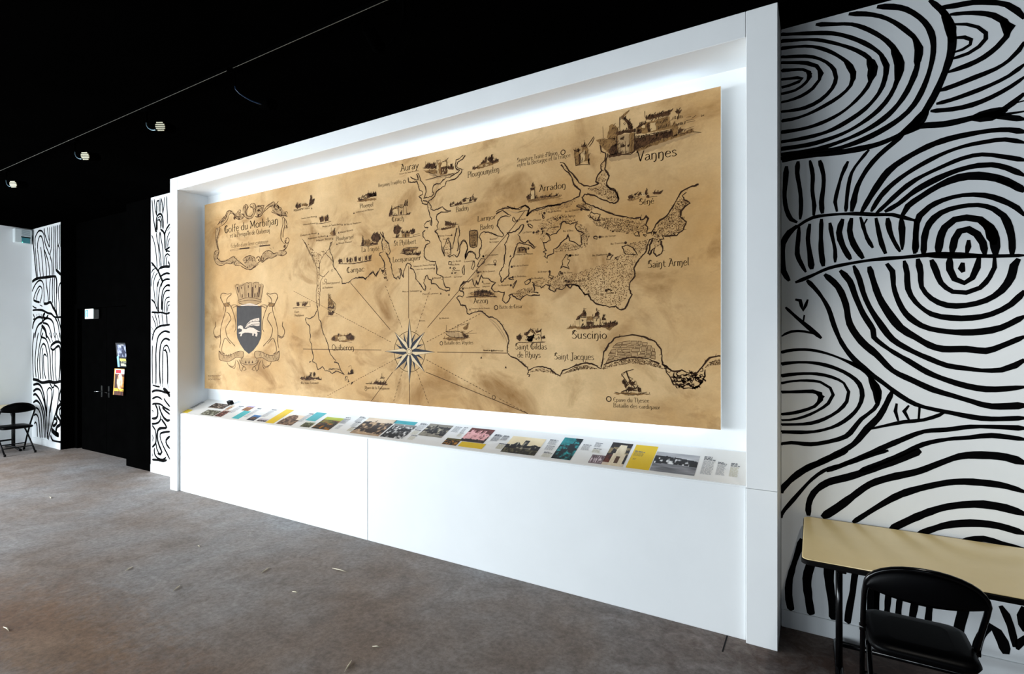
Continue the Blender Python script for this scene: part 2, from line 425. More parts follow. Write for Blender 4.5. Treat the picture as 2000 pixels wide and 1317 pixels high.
# ================================================================== folding tables and chairs
def rounded_rect(x0, x1, y0, y1, r, n=6):
    out = []
    for cx, cy, a0 in ((x1 - r, y1 - r, 0), (x0 + r, y1 - r, 90), (x0 + r, y0 + r, 180), (x1 - r, y0 + r, 270)):
        for k in range(n + 1):
            a = math.radians(a0 + 90 * k / n); out.append((cx + r * math.cos(a), cy + r * math.sin(a)))
    return out
def slab(mb, outline, z0, z1, bev=.004):
    cxs = sum(p[0] for p in outline) / len(outline); cys = sum(p[1] for p in outline) / len(outline)
    def sc(d): return [((p[0] - cxs) * (1 - d / .3) + cxs, (p[1] - cys) * (1 - d / .3) + cys) for p in outline]
    rows = [[(x, y, z0) for x, y in sc(bev)], [(x, y, z0 + bev) for x, y in outline], [(x, y, z1 - bev) for x, y in outline], [(x, y, z1) for x, y in sc(bev)]]
    mb.grid(rows, smooth=False, close_u=True)
    mb.face(list(reversed(rows[0]))); mb.face(rows[3])
def make_table(length, depth, z):
    """origin: middle of the foot print; length along x"""
    t = empty('folding_table')
    o = rounded_rect(-length / 2, length / 2, -depth / 2, depth / 2, .03)
    m = MB(); slab(m, o, z - .004, z, .0015); top = m.build('table_top', M_TABLE, t)
    m = MB(); slab(m, rounded_rect(-length / 2 - .003, length / 2 + .003, -depth / 2 - .003, depth / 2 + .003, .032), z - .03, z - .0045, .004); m.build('edge_band', M_TEDGE, top)
    for s in (-1, 1):
        x = s * (length / 2 - .165)
        lg = MB()
        for dy in (-.03, .03): lg.tube([(x, dy, .04), (x, dy, z - .07)], .0155)
        lg.build('leg_column', M_METAL, t)
        ft = MB(); ft.tube(smooth2([(x, -depth / 2 + .05, .018), (x, -.1, .04), (x, .1, .04), (x, depth / 2 - .05, .018)], .05), .02); ft.build('foot_bar', M_METAL, t)
        br = MB(); br.box(x - .02, x + .02, -depth / 2 + .06, depth / 2 - .06, z - .062, z - .031, .003)
        br.v += [(x - .004, -.05, z - .06), (x - .004, -.2, z - .06), (x - .004, -.05, z - .2), (x + .004, -.05, z - .06), (x + .004, -.2, z - .06), (x + .004, -.05, z - .2)]
        n = len(br.v) - 6
        for q in ((0, 1, 2), (5, 4, 3), (0, 3, 4, 1), (1, 4, 5, 2), (2, 5, 3, 0)): br.f.append(tuple(n + k for k in q)); br.mi.append(0)
        br.build('leg_bracket', M_METAL, t)
    bar = MB(); bar.tube([(-length / 2 + .165, 0, .16), (length / 2 - .165, 0, .16)], .014); bar.build('stretcher', M_METAL, t)
    return t
def make_chair():
    """folding chair with padded arched back; the sitter looks along +y"""
    c = empty('folding_chair')
    w = .2
    def side(s): return [(s * .195, .20, .012), (s * .2, .1, .24), (s * .205, 0.0, .44), (s * .208, -.12, .62), (s * .205, -.165, .675)]
    arch = [(x, -.165 - .03 * (1 - (x / .205) ** 2) - .0 , .675 + .112 * math.sqrt(max(0, 1 - (x / .2051) ** 2)) ) for x in [-.205 * math.cos(math.pi * k / 16) for k in range(17)]]
    pathp = smooth2(side(-1), .06)[:-1] + arch + list(reversed(smooth2(side(1), .06)[:-1]))
    m = MB(); m.tube(pathp, .0115, 10); m.build('back_frame', M_METAL, c)
    # pad: lens between the arch and a sagging lower edge
    m = MB(); rows = []; back = []
    n = 18
    for k in range(n + 1):
        x = -.203 * math.cos(math.pi * k / n); e = math.sqrt(max(0, 1 - (x / .2051) ** 2))
        zt = .672 + .114 * e; zb = .662 - .022 * (1 - (x / .197) ** 2)
        yb = -.165 - .03 * (1 - (x / .205) ** 2)
        prof = []
        for j in range(9):
            t = j / 8; z = zb + (zt - zb) * t; bul = .016 * math.sin(math.pi * min(1, max(0, t))) ** .5
            prof.append((z, bul))
        rows.append([(x, yb + bul, z) for z, bul in prof] + [(x, yb - bul, z) for z, bul in reversed(prof[1:-1])])
    m.grid(rows, close_u=True); m.face(list(reversed(rows[0]))); m.face(rows[-1])
    m.build('backrest', M_VINYL, c)
    # seat
    m = MB(); o = rounded_rect(-.195, .195, -.19, .195, .07, 5)
    rows = []
    for z, d in ((.388, .03), (.394, .008), (.41, 0), (.425, .006), (.433, .03), (.436, .08)):
        rows.append([(p[0] * (1 - d / .2), .02 + (p[1] - .02) * (1 - d / .2), z - .02 * max(0, (p[1] - .1))) for p in o])
    m.grid(rows, close_u=True); m.face(list(reversed(rows[0]))); m.face(rows[-1]); m.build('seat', M_VINYL, c)
    for s in (-1, 1):
        m = MB(); m.tube([(s * .178, .17, .39), (s * .178, .05, .30), (s * .18, -.245, .012)], .0115); m.build('rear_leg', M_METAL, c)
        for (x, y) in ((s * .195, .2), (s * .18, -.246)):
            m = MB(); m.tube([(x, y, 0), (x, y, .035)], [.015, .014]); m.build('rubber_foot', M_TEDGE, c)
        m = MB(); m.tube([(s * .185, .02, .40), (s * .218, .02, .40)], .016); m.build('hinge_bolt', M_METAL, c)
    m = MB(); m.tube([(-.196, .155, .115), (.196, .155, .115)], .009); m.build('crossbar', M_METAL, c)
    m = MB(); m.tube([(-.179, -.17, .105), (.179, -.17, .105)], .009); m.build('crossbar', M_METAL, c)
    return c
TD = .70
t1 = make_table(1.55, TD, .70); t1.location = (-.049 + .775, YW - .02 - TD / 2, 0)
tag(t1, 'beige folding table with dark edge against the striped mural, seen large in the foreground', 'table', 'folding tables')
t2 = copy_tree(t1); t2.location = (XL + .1 + TD / 2, .11 - .775, 0); t2.rotation_euler = (0, 0, math.radians(-90))
tag(t2, 'folding table against the bare white wall behind the far chair', 'table', 'folding tables')
c1 = make_chair(); c1.location = (.405, -.345, 0)
tag(c1, 'black padded folding chair pushed under the large foreground table', 'chair', 'folding chairs')
c2 = copy_tree(c1); c2.location = (-10.80, -.16, 0); c2.rotation_euler = (0, 0, math.radians(92))
tag(c2, 'small distant black folding chair before the white side wall', 'chair', 'folding chairs')

# ================================================================== track lighting
YT = -1.125
tr = empty('lighting_track', (-3.5, YT, ZC)); tag(tr, 'black lighting track running along the dark ceiling', 'lighting track')
tb = MB(); tb.box(-6, 6, -.018, .018, -.032, -.0005, .002); tb.build('track_rail', M_TRACK, tr)
tb = MB(); tb.box(-6, 6, -.0195, -.0175, -.034, -.031); tb.build('rail_glint', mat('painted_rail_glint', (84, 82, 74), .5, metal=0, noise=.1, nscale=9), tr)  # pale strip that paints a glint along the rail edge
M_LENS = mat('pale_louvre', (232, 224, 188), .4, noise=.05, nscale=40)
M_ARM = mat('blue_grey_arm', (120, 150, 165), .35, metal=.5, noise=.05, nscale=30)
def make_spot():
    s = empty('track_spotlight')
    m = MB(); m.box(-.05, .05, -.016, .016, -.03, 0, .003); m.build('adapter', M_TRACK, s)
    m = MB(); m.tube([(0, 0, -.02), (0, 0, -.118)], .008); m.build('stem', M_TRACK, s)
    m = MB(); m.tube(smooth2([(0, 0, -.112), (.004, 0, -.138), (.03, -.003, -.165), (.10, -.006, -.2), (.165, -.008, -.214)], .02), [.004, .004, .004, .0045, .0045, .005, .005, .0055, .006, .0065, .007, .0075, .008] + [.008] * 20); m.build('arm', M_ARM, s)
    d = Vector((.45, -.85, -.25)).normalized(); c0 = Vector((.215, .03, -.19))
    m = MB(); m.tube([c0 - d * .10, c0 - d * .09, c0 + d * .035, c0 + d * .04], [.03, .036, .04, .039], 18); hd = m.build('lamp_head', M_TRACK, s)
    m = MB(); m.tube([c0 + d * .0405, c0 + d * .042], .038, 20); m.build('rear_disc', M_TRACK, hd)
    a = d.cross(Vector((0, 0, 1))).normalized(); u = a.cross(d).normalized()
    m = MB()
    for k in range(5):
        v = -.028 + k * .014; hw = math.sqrt(.038 ** 2 - v * v)
        q = c0 + d * .044 + u * v
        for (p, r) in ((-1, 1),):
            P = [q - a * hw - u * .0045, q + a * hw - u * .0045, q + a * hw + u * .0045, q - a * hw + u * .0045]
            i = len(m.v); m.v += [tuple(x) for x in P] + [tuple(x + d * .006) for x in P]
            for f_ in ((4, 5, 6, 7), (0, 1, 5, 4), (1, 2, 6, 5), (2, 3, 7, 6), (3, 0, 4, 7)): m.f.append(tuple(i + z for z in f_)); m.mi.append(0)
    m.build('louvre', M_LENS, hd)
    return s
sp0 = make_spot()
spx = [-7.67, -5.968, -4.668, -3.47, -1.93, .75]
spl = ['ceiling spotlight at the far left end of the track, cut by the picture edge', 'second ceiling spotlight from the left on the dark track',
       'third ceiling spotlight from the left on the dark track', 'ceiling spotlight fourth from the left, only its arm catching light', 'rightmost ceiling spotlight, almost lost in the dark', 'ceiling spotlight above the large table, just out of the picture']
for k, x in enumerate(spx):
    o = sp0 if k == 0 else copy_tree(sp0)
    o.location = (x, YT, ZC - .03); tag(o, spl[k], 'spotlight', 'track spotlights')
    if k >= 3:  # arms and louvres recoloured darker, painting in the dimmer light there
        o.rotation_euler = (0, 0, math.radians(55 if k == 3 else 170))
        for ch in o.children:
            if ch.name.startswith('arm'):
                ch.material_slots[0].link = 'OBJECT'; ch.material_slots[0].material = mat('dimmed_blue_arm', (26, 48, 74), .4, noise=.05, nscale=30, spec=.2) if k == 3 else M_TRACK
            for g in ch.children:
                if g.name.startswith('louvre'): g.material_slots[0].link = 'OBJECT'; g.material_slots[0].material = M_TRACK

sl = bpy.data.lights.new('spotlight_beam', 'SPOT'); sl.energy = 88; sl.spot_size = math.radians(62); sl.spot_blend = .9; sl.shadow_soft_size = .05; sl.color = (1, .95, .86)
so = bpy.data.objects.new('spotlight_beam', sl); COL.objects.link(so); so.location = (.62, YT + .12, ZC - .26)
so.rotation_euler = (Vector((.75, .02, .70)) - Vector(so.location)).to_track_quat('-Z', 'Y').to_euler()

# ================================================================== small fittings on the walls
# lit emergency exit sign on the dark bay
ex = empty('exit_sign', (-9.70, YD - .02, 2.095)); tag(ex, 'small lit white and teal exit sign on the black door bay', 'exit sign')
MB().box(-.12, .12, -.06, .02, 0, .145, .01).build('housing', mat('grey_plastic', (150, 150, 150), .5, noise=.03, nscale=20), ex)
M_LITW = mat('lit_sign_white', (240, 250, 250), .5, emit=(225, 245, 245), estr=.45)
M_LITT = mat('lit_sign_teal', (30, 150, 165), .5, emit=(40, 160, 175), estr=.35)
MB().box(-.135, .135, -.072, -.0605, -.003, .15, .003).build('lit_face', M_LITW, ex)
m = MB()
m.box(-.12, -.095, -.0735, -.0725, .02, .13); m.box(-.045, -.02, -.0735, -.0725, .02, .13); m.box(-.12, -.02, -.0735, -.0725, .115, .13)
# walking figure of the pictogram
sh = Sheet(None, lambda u, v, l: (u, -.0737 - l, v))
sh.disc(m, (-.068, .103), .009); sh.ribbon(m, [(-.068, .09), (-.072, .062)], .012, taper=False)
sh.ribbon(m, [(-.072, .062), (-.058, .045), (-.062, .022)], .008, smooth=False); sh.ribbon(m, [(-.072, .062), (-.084, .042), (-.096, .04)], .008, smooth=False)
sh.ribbon(m, [(-.068, .088), (-.052, .07)], .006); sh.ribbon(m, [(-.068, .088), (-.086, .072)], .006)
m.build('pictogram', M_LITT, ex)
# box with grille and small screen high on the side wall
wu = empty('wall_unit', (XL, .21, 3.40)); tag(wu, 'pale box with grille and teal display high in the corner of the white wall', 'wall unit')
MB().box(.0, .10, -.145, .075, .0, .235, .006).build('housing', mat('off_white_plastic', (214, 224, 226), .5, noise=.02, nscale=15), wu)
MB().box(.1005, .104, -.06, .05, -.0, .09, .001).build('display', mat('teal_display', (60, 140, 150), .3, noise=.1, nscale=40), wu)
MB().box(.1005, .106, -.065, .055, .091, .108, .001).build('dark_slot', M_TEDGE, wu)  # raised dark strip between display and grille
for k in range(6): MB().box(.1005, .105, -.06, .05, .125 + k * .016, .133 + k * .016, .001).build('grille_slat', mat('grey_slat', (150, 165, 170), .5, noise=.02, nscale=20), wu)
MB().box(.104, .108, -.056, -.044, .004, .014, .001).build('indicator_lamp', mat('green_led', (120, 255, 220), .5, emit=(120, 255, 220), estr=2), wu)
# small black box on the ledge
sb = MB(); sb.box(-.035, .035, -.02, .02, 0, .045, .004); sbo = sb.build('sensor_box', M_VINYL, None, (-5.83, .295, LZ0 + (.295 - LY0) * LDZ / LDY + .0035)); sbo.rotation_euler = (math.atan2(LDZ, LDY), 0, 0)
tag(sbo, 'tiny black box on the white ledge under the map', 'box')
# pale scraps on the floor
M_STRAW = mat('pale_straw', (226, 216, 190), .8, noise=.1, nscale=60)
for (px, py, a, l, lab) in [
        (518, 1115, -1.2, .10, 'pale straw scrap on the floor, slanting, left of the long one by the white panel'), (664, 1115, .05, .16, 'longest pale straw scrap, on the floor below the white panel'),
        (345, 1150, -1.0, .08, 'pale straw scrap in the middle of the left floor'), (252, 1112, -1.1, .07, 'pale straw scrap on the left floor, farther from the white panel'),
        (576, 1158, .1, .05, 'short pale straw scrap just in front of the longest one'), (680, 1302, -1.1, .1, 'pale straw scrap nearest the lower picture edge'),
        (12, 1230, .0, .09, 'pale straw scrap cut by the left picture edge'), (388, 1068, -.2, .04, 'tiny pale scrap on the floor nearest the base of the white panel'),
        (98, 973, -.2, .1, 'pale straw scrap far back on the floor before the dark doors'), (735, 1265, .3, .05, 'small pale scrap on the floor in the lower middle')]:
    x, y = on_z(px, py, 0); m = MB()
    m.tube([(-l / 2 * math.cos(a), -l / 2 * math.sin(a), .003), (0, .004, .005), (l / 2 * math.cos(a), l / 2 * math.sin(a), .003)], [.0012, .0042, .0012], 5)
    o = m.build('straw_scrap', M_STRAW, None, (x, y, 0)); tag(o, lab, 'scrap', 'scraps on the floor')

# ================================================================== painted line murals on the back wall
SW = ysheet(YW)
def strokes(mb, crop, data, wk, clamp, jit=.22, mirror=None):
    """data: 'width|x,y;x,y' lines measured in an enlarged crop; wk: metres per crop pixel of width"""
    for line in data.strip().splitlines():
        line = line.strip()
        if not line: continue
        w, p = line.split('|')
        P = [SW.un(*q) for q in crop(p)]
        ln = len(P) <= 3 and float(w) >= 24 and jit > .2
        SW.ribbon(mb, P, float(w) * wk, .0008, jit=jit, step=.03, clamp=clamp, lens=ln)
        if mirror is not None:
            SW.ribbon(mb, [(2 * mirror - q[0], q[1]) for q in P], float(w) * wk, .0008, jit=jit, step=.03, clamp=(clamp[0], XR - .02, clamp[2], clamp[3]), lens=ln)
R1 = Crop(1500, 0, 2.634); R2 = Crop(1500, 420, 2.634); R3 = Crop(1400, 880, 3.013); R4 = Crop(1560, 1080, 4.545)
CLR = (FX1 + .004, .955, .108, ZC - .002); XM = .934
WR1 = 1 / 2.634 / 331
mr = MB()
strokes(mr, R1, '''
15|38,412;110,405;150,400;176,405;160,420;110,440;38,458
17|38,366;120,360;180,358;215,372;218,395;195,425;140,465;38,490
20|200,365;214,382;205,408
17|38,325;130,322;200,325;250,340;272,370;265,410;230,455;170,495;100,520;38,532
26|258,350;272,380;262,415
18|38,297;150,290;230,293;300,320;340,360;350,400;330,455;270,515;190,555;100,572;38,578
18|38,254;150,240;230,240;310,262;380,300;425,340;440,390;425,440;370,495;290,545;200,590;120,615;38,625
26|395,315;438,375;432,430
18|40,215;140,207;250,205;370,230;460,262;520,300;540,340;535,390;510,450;450,520;370,585;270,635;170,665;38,685
46|515,300;540,350;525,420
20|40,180;200,172;330,172;430,195;520,235;585,285;608,340;600,410;570,480;500,560;400,630;300,680;180,712;38,735
30|575,280;610,340;598,420
22|245,126;350,125;430,125;520,155;610,210;660,270;675,330;665,410;630,490;570,565;480,635;380,690;250,735;150,755;38,770
36|640,245;676,330;662,430
22|415,72;500,72;580,85;650,115;720,165;765,210;775,270;765,350;735,430;690,510;620,590;530,655;420,710;280,760;150,785;38,800
38|745,185;776,250;764,340
24|560,35;640,35;710,48;780,90;825,140;848,200;850,270;835,350;800,450;750,540;680,610;570,680;450,735;330,770;200,785
28|830,0;890,50;925,100;945,170;945,250;925,330;885,430;840,520;780,610;700,680;600,730;500,760;360,785;200,800;100,815;38,830
40|900,55;940,150;945,220
40|820,560;760,640;680,690
15|950,195;1010,192;1045,205;1040,230;1000,255;950,272
17|950,125;1020,125;1080,140;1120,170;1120,200;1085,240;1030,275;940,305
22|935,75;1010,68;1090,68;1160,80;1215,110;1240,145;1225,190;1180,240;1110,295;1030,335;925,372
38|1200,105;1240,145;1225,185
26|880,40;960,30;1060,12;1150,12;1230,25;1280,55;1320,95
22|1320,215;1290,260;1240,310;1170,355;1060,400;960,440;880,468
20|1320,330;1240,390;1140,440;1040,480;940,515;865,535
20|1320,395;1250,445;1150,500;1050,540;950,562;835,572
28|1320,480;1260,530;1180,580;1100,595;1000,620;900,640;780,650;700,690
46|1230,560;1150,590;1040,610
12|1320,518;1275,530
14|1320,573;1210,590;1130,598
26|1320,615;1240,605;1140,600
26|1320,680;1240,668;1150,672;1040,690;930,715;820,755;700,820;620,880;560,960;510,1040;480,1095
20|1320,735;1220,718;1120,730;1000,755;880,800;750,870;650,940;580,1010;530,1090
20|1320,825;1200,805;1100,795;1000,815;880,865;760,925;680,985;610,1050;555,1100
24|1320,905;1230,865;1150,848;1080,852;980,875;870,920;760,980;670,1050;600,1090
32|1320,985;1260,950;1180,918;1080,905;980,915;880,955;790,1010;720,1060;690,1110
44|1270,955;1180,920
24|1320,1110;1280,1070;1200,1030;1110,1005;1000,1005;900,1030;830,1065;780,1110;765,1150;760,1200;760,1300
26|1255,1310;1255,1240;1240,1170;1210,1110;1160,1075;1080,1055;980,1065;890,1095;830,1150;805,1220;800,1310
30|1170,1310;1165,1230;1140,1170;1090,1130;1020,1120;960,1130;910,1170;885,1230;875,1310
44|1165,1260;1140,1175;1095,1132
30|1115,1310;1105,1250;1075,1205;1030,1180;985,1190;960,1230;945,1310
22|1032,1235;1030,1270;1022,1305
24|700,690;640,740;570,800;510,870;460,960;440,1040;430,1090
17|520,770;470,830;430,890;410,980;400,1090
18|412,830;380,900;360,970;345,1040;355,1090
22|95,855;90,930;85,1010;95,1080;120,1130;150,1145
20|155,830;150,890;165,980;170,1060;165,1130
20|215,825;230,900;228,980;238,1060;235,1110
22|265,825;285,900;285,960;275,1040;280,1100
17|65,1250;110,1200;160,1160;230,1120;330,1105;450,1100;560,1105;640,1105;700,1120;755,1135
''', WR1, CLR, mirror=XM)
strokes(mr, R2, '''
17|140,348;220,315;310,275;420,250;550,230;700,218;850,205;1000,210;1150,212;1320,208
34|800,205;950,208;1150,212
30|150,55;110,90;75,150;70,220;80,290;110,340
20|160,60;155,130;150,200;170,250;195,295
26|215,45;205,120;215,200;225,280
24|275,20;272,120;275,200;285,265
19|318,40;330,110;345,180;345,245
24|385,20;365,90;385,160;425,230
26|430,15;420,80;440,150;490,225
20|475,10;490,60;510,120;540,170
16|510,20;490,55
22|555,15;570,90;585,150;605,200
22|615,15;625,80;650,140;680,190
24|685,15;690,100;690,180
22|755,20;765,70;755,130;755,200
22|200,335;260,400;310,480;340,570;380,660;440,740;520,810;600,870;680,930;760,975;850,1000;950,1020;1050,1040;1150,1050;1320,1045
28|290,305;360,370;400,460;420,560;480,650;560,720;640,800;740,850;850,900;950,930;1050,960;1150,985;1320,980
24|370,285;420,340;450,420;490,510;540,590;545,630;620,690;720,750;820,810;920,850;1020,880;1120,897;1220,895;1320,885
24|440,260;470,330;490,400;520,470;570,550;640,640;740,700;830,740;920,775;1020,790;1100,800;1200,798;1270,775;1320,745
30|520,265;545,350;570,420;610,490;680,580;760,630;830,670;900,690;1020,690;1120,700;1200,675;1320,625
26|610,250;640,290;645,360;665,430;710,510;790,570;880,595;1000,605;1100,600;1200,580;1320,520
24|700,235;715,300;720,380;760,450;840,510;940,530;1050,530;1150,510;1250,460;1320,390
26|770,225;785,300;790,370;840,430;920,465;1020,465;1120,440;1200,390;1250,320;1265,260;1290,225
22|840,230;865,290;890,350;950,395;1020,400;1090,375;1140,320;1165,270;1165,215
30|935,220;935,280;960,330;1010,350;1050,325;1075,270;1085,220
22|1002,245;995,275;1005,295
19|90,475;150,530;210,580;275,635
14|65,625;120,600;190,600;250,615
16|140,435;165,440;180,490;205,435
16|187,515;180,560
14|38,712;130,695;220,695;310,715;400,750;480,790;540,815
18|38,770;160,758;260,765;350,790;420,825;470,870;485,930;465,990;420,1040;360,1080;290,1105;200,1118;38,1115
20|400,750;480,790;530,840;560,900;570,950;545,1000;480,1050;440,1100;400,1140;320,1165;220,1180;120,1172;38,1182
34|520,830;562,910;560,970
16|38,832;150,818;250,818;330,835;390,865;415,910;405,960;360,1010;290,1050;220,1072;140,1078;38,1078
14|38,870;130,855;200,852;270,860;320,890;335,925;310,970;250,1010;180,1040;110,1055;38,1055
17|38,912;150,910;230,908;270,920;275,950;240,985;170,1010;110,1022;38,1028
34|245,912;275,935;255,972
26|640,905;610,970;570,1040;510,1100;440,1180;350,1230;250,1280;170,1320
16|510,1105;600,1085;700,1065;800,1055;880,1030;905,1018
14|662,970;655,1010;670,1060
16|725,980;700,1010;725,1055
18|780,985;775,1050
22|300,1320;400,1280;540,1220;680,1160;800,1115;920,1105;1040,1090;1150,1090;1320,1098
22|470,1320;560,1285;680,1235;800,1180;920,1155;1040,1145;1150,1135;1320,1155
''', WR1, CLR, mirror=XM)
WR3 = 1 / 3.013 / 335
strokes(mr, R3, '''
32|360,250;450,160;540,100;640,60;770,0
20|360,395;450,290;560,170;660,105;780,75;900,30;1010,0
36|540,385;540,320;570,250;650,190;780,155;920,110;1060,60;1200,0
38|620,395;720,330;800,270;900,200;1020,160;1180,125;1300,80;1430,35;1560,28;1700,40;1812,75
32|800,425;950,330;1080,260;1230,215;1400,185;1560,190;1700,210;1812,245
36|1020,465;1180,390;1320,340;1450,320;1570,318;1700,340;1812,375
34|1180,495;1330,445;1440,430;1550,430;1660,445;1812,490
28|1440,535;1570,520;1680,550;1812,582
38|500,520;480,590;450,680;425,780;425,880;445,965
44|590,560;550,680;530,760;540,870;560,990
46|690,520;660,690;665,800;680,900;690,1010
30|850,560;810,745;800,830;780,930;765,1040
44|930,780;920,850;910,950;900,1080
''', WR3, CLR, mirror=XM)
WR4 = 1 / 4.545 / 345
strokes(mr, R4, '''
54|710,200;695,330;690,490;680,700
54|830,260;800,350;785,500;770,700
54|930,300;900,400;885,510;880,700
54|1040,300;1030,450;1010,560;1005,700
54|1165,380;1160,480;1150,580;1140,700
70|1480,420;1450,560;1420,680;1430,800
70|1560,960;1590,800;1640,700;1700,655;1760,700;1810,790;1840,900
56|1790,470;1840,550;1880,650;1905,750;1920,840
66|2000,480;1975,560;1985,640;2010,700
60|2010,740;1960,800;1940,860
''', WR4, CLR, mirror=XM)
tag(mr.build('mural_lines', M_PAINT, wall_r), 'black brush lines of the mural')
# far strip left of the doors
L1 = Crop(55, 430, 5.725); L2 = Crop(55, 650, 5.4875)
CLL = (XL + .006, DX0 - .004, .11, ZC - .002)
ml = MB(); WL1 = 2.2 / 5.725 / 118
strokes(ml, L1, '''
12|45,170;60,300;75,450;85,560;95,650
9|80,300;80,200;105,140;130,118;160,130;180,180;190,260;215,330;240,390
9|80,300;88,420;100,560;105,645
9|105,330;110,240;130,180;145,178;165,230;178,330;195,450;205,560;205,635
9|105,330;120,450;130,560;140,645
9|140,300;155,430;165,560;170,640
9|180,90;185,150;210,230;238,305
9|180,330;215,430;235,530;240,630
7|215,80;222,150;235,230
7|240,78;240,230;240,305
9|265,72;262,180;262,300;245,390;265,480;270,620
9|290,65;290,200;285,330;280,480;290,620
9|310,62;305,250;305,420;310,560
9|330,55;330,200;322,380;325,560
9|350,50;350,250;335,290;350,320;350,560
7|362,48;362,300
14|45,690;100,655;200,640;290,630;310,640;320,700;318,830
14|310,555;335,580;372,615
9|45,800;70,740;105,690;140,675;165,700;175,760;180,850;175,930
9|60,890;80,820;110,760;135,740;155,770;155,830;140,900;135,930
9|90,900;105,830;130,770
13|60,895;90,910;130,920
9|200,650;205,720;220,830;230,920
9|250,650;240,760;240,900
9|275,640;270,800;275,930
9|295,640;292,800;300,990
9|320,700;318,830;315,990;325,1080
9|372,690;345,740;340,850;350,960;345,1080
15|175,935;210,935;250,920;280,980;300,1010;330,1085
11|50,1010;100,1005;160,1010;220,1040;260,1050;300,1085;372,1085
8|50,960;75,980;95,985
8|130,950;160,965
9|55,1050;75,1100;55,1110
9|100,1050;95,1075
9|120,1045;125,1075
9|145,1050;150,1075
14|190,1040;165,1080;200,1100;225,1060
13|50,1220;60,1150;90,1100;130,1085;160,1100;160,1140;120,1170;90,1230;75,1320
11|160,1140;190,1105;230,1100;270,1130;290,1190;305,1320
10|300,1090;330,1150;345,1230;350,1320
10|330,1090;350,1150;372,1250
11|165,1150;220,1170;250,1240;265,1320
18|150,1180;190,1230;210,1320
9|155,1200;140,1280;150,1320
''', WL1, CLL, .12)
strokes(ml, L2, '''
11|55,490;50,300;50,130;65,0
10|85,480;75,300;90,120;110,0
10|115,505;100,350;115,180;140,60;160,0
10|135,500;125,350;130,200;155,125;180,130;195,180;210,260;215,400;225,510
9|160,500;155,380;150,250;160,160
9|190,500;170,400;165,250;185,235;200,260
10|135,45;190,70;220,150;235,250;240,400;250,510
9|185,20;220,60;240,110
9|225,0;270,110
9|270,0;300,100
9|300,0;330,90
9|340,0;356,100
14|240,160;250,135;300,100;340,105;356,140
12|240,165;270,185;310,150;335,150;345,220;340,400;330,520
9|260,190;260,350;275,520
9|290,180;290,400;305,520
15|50,500;100,510;150,535;230,525;280,535;356,520
13|55,560;110,550;150,600;175,700;185,780;200,870
12|55,630;90,605;130,620;160,700;185,800;195,900
12|55,670;80,660;120,710;160,800;180,900;190,1130
12|55,750;90,730;130,770;160,880;170,1000;175,1130
11|55,820;80,805;115,830;140,920;150,1130
11|60,890;80,875;105,900;120,1000;130,1130
10|65,980;80,960;95,1000;100,1120
9|235,585;205,620;205,700;200,860;205,1130
10|235,590;255,620;250,720;230,850;220,1000;205,1140
9|275,600;265,680;245,800;235,860
10|275,560;320,590;330,650;310,800;270,950;230,1080;215,1150
10|356,590;340,650;335,720;356,750
16|356,760;320,800;305,880;340,940;340,990;310,1010;300,1070;330,1110
10|356,800;335,830;340,880;356,920
16|280,930;300,920;310,950;290,990;265,1000
22|250,1040;290,1080;330,1100
13|240,1100;260,1150;310,1185;356,1170
10|225,525;260,590;280,575
''', 2.2 / 5.4875 / 118, CLL, .12)
tag(ml.build('mural_lines', M_PAINT, wall_l), 'black brush lines of the mural')
# strip between the doors and the frame
M1 = Crop(285, 375, 7.117); M2 = Crop(285, 550, 6.583); M3 = Crop(285, 740, 6.583)
CLM = (DX1 + .004, FX0 + .03, .11, ZC - .002)
mm = MB()
strokes(mm, M1, '''
11|85,110;95,250;110,400;135,550
10|115,100;130,240;150,330
12|150,330;148,200;155,130;180,120;185,180;185,290
8|165,300;160,200
9|195,90;205,180;205,290
10|210,85;230,180;235,300
9|260,70;250,200;235,310
10|290,60;290,180;300,320;300,450
15|145,550;145,420;155,340;195,305;225,330;240,420;240,520
9|160,540;160,430;170,360;200,340;220,400;225,500
13|165,400;185,380;205,420;205,510
15|130,550;160,560
15|200,520;240,550;260,600;265,700;268,800
10|80,600;110,680;135,800;150,950;155,1060
10|145,570;155,660;175,760;185,900;200,1040
10|195,550;185,650;185,760;205,900;215,1040
10|200,560;215,680;235,790;245,1030
13|335,445;290,510;265,580;258,640
9|335,490;300,540
10|335,550;300,630;290,720;290,780
9|335,640;310,700;305,770
15|265,810;300,790;335,765
9|275,830;300,800
10|335,830;300,820;275,835
10|265,1040;260,940;275,880;300,860;335,890
10|285,1030;285,930;300,890
12|335,1030;310,960;310,1000
17|75,980;110,1020;140,1060;170,1100;200,1170;240,1260
17|190,1060;260,1040;335,1040
20|170,1100;190,1060
9|80,1030;95,1020
10|75,1130;100,1080;130,1065
9|75,1320;85,1200;120,1110
9|110,1320;115,1220;150,1140;165,1125
10|165,1320;180,1230;205,1200
14|200,1180;240,1150;290,1130;335,1140
12|215,1320;230,1250;280,1215;335,1215
12|265,1320;300,1295;335,1310
''', 2.2 / 7.117 / 150, CLM, .12)
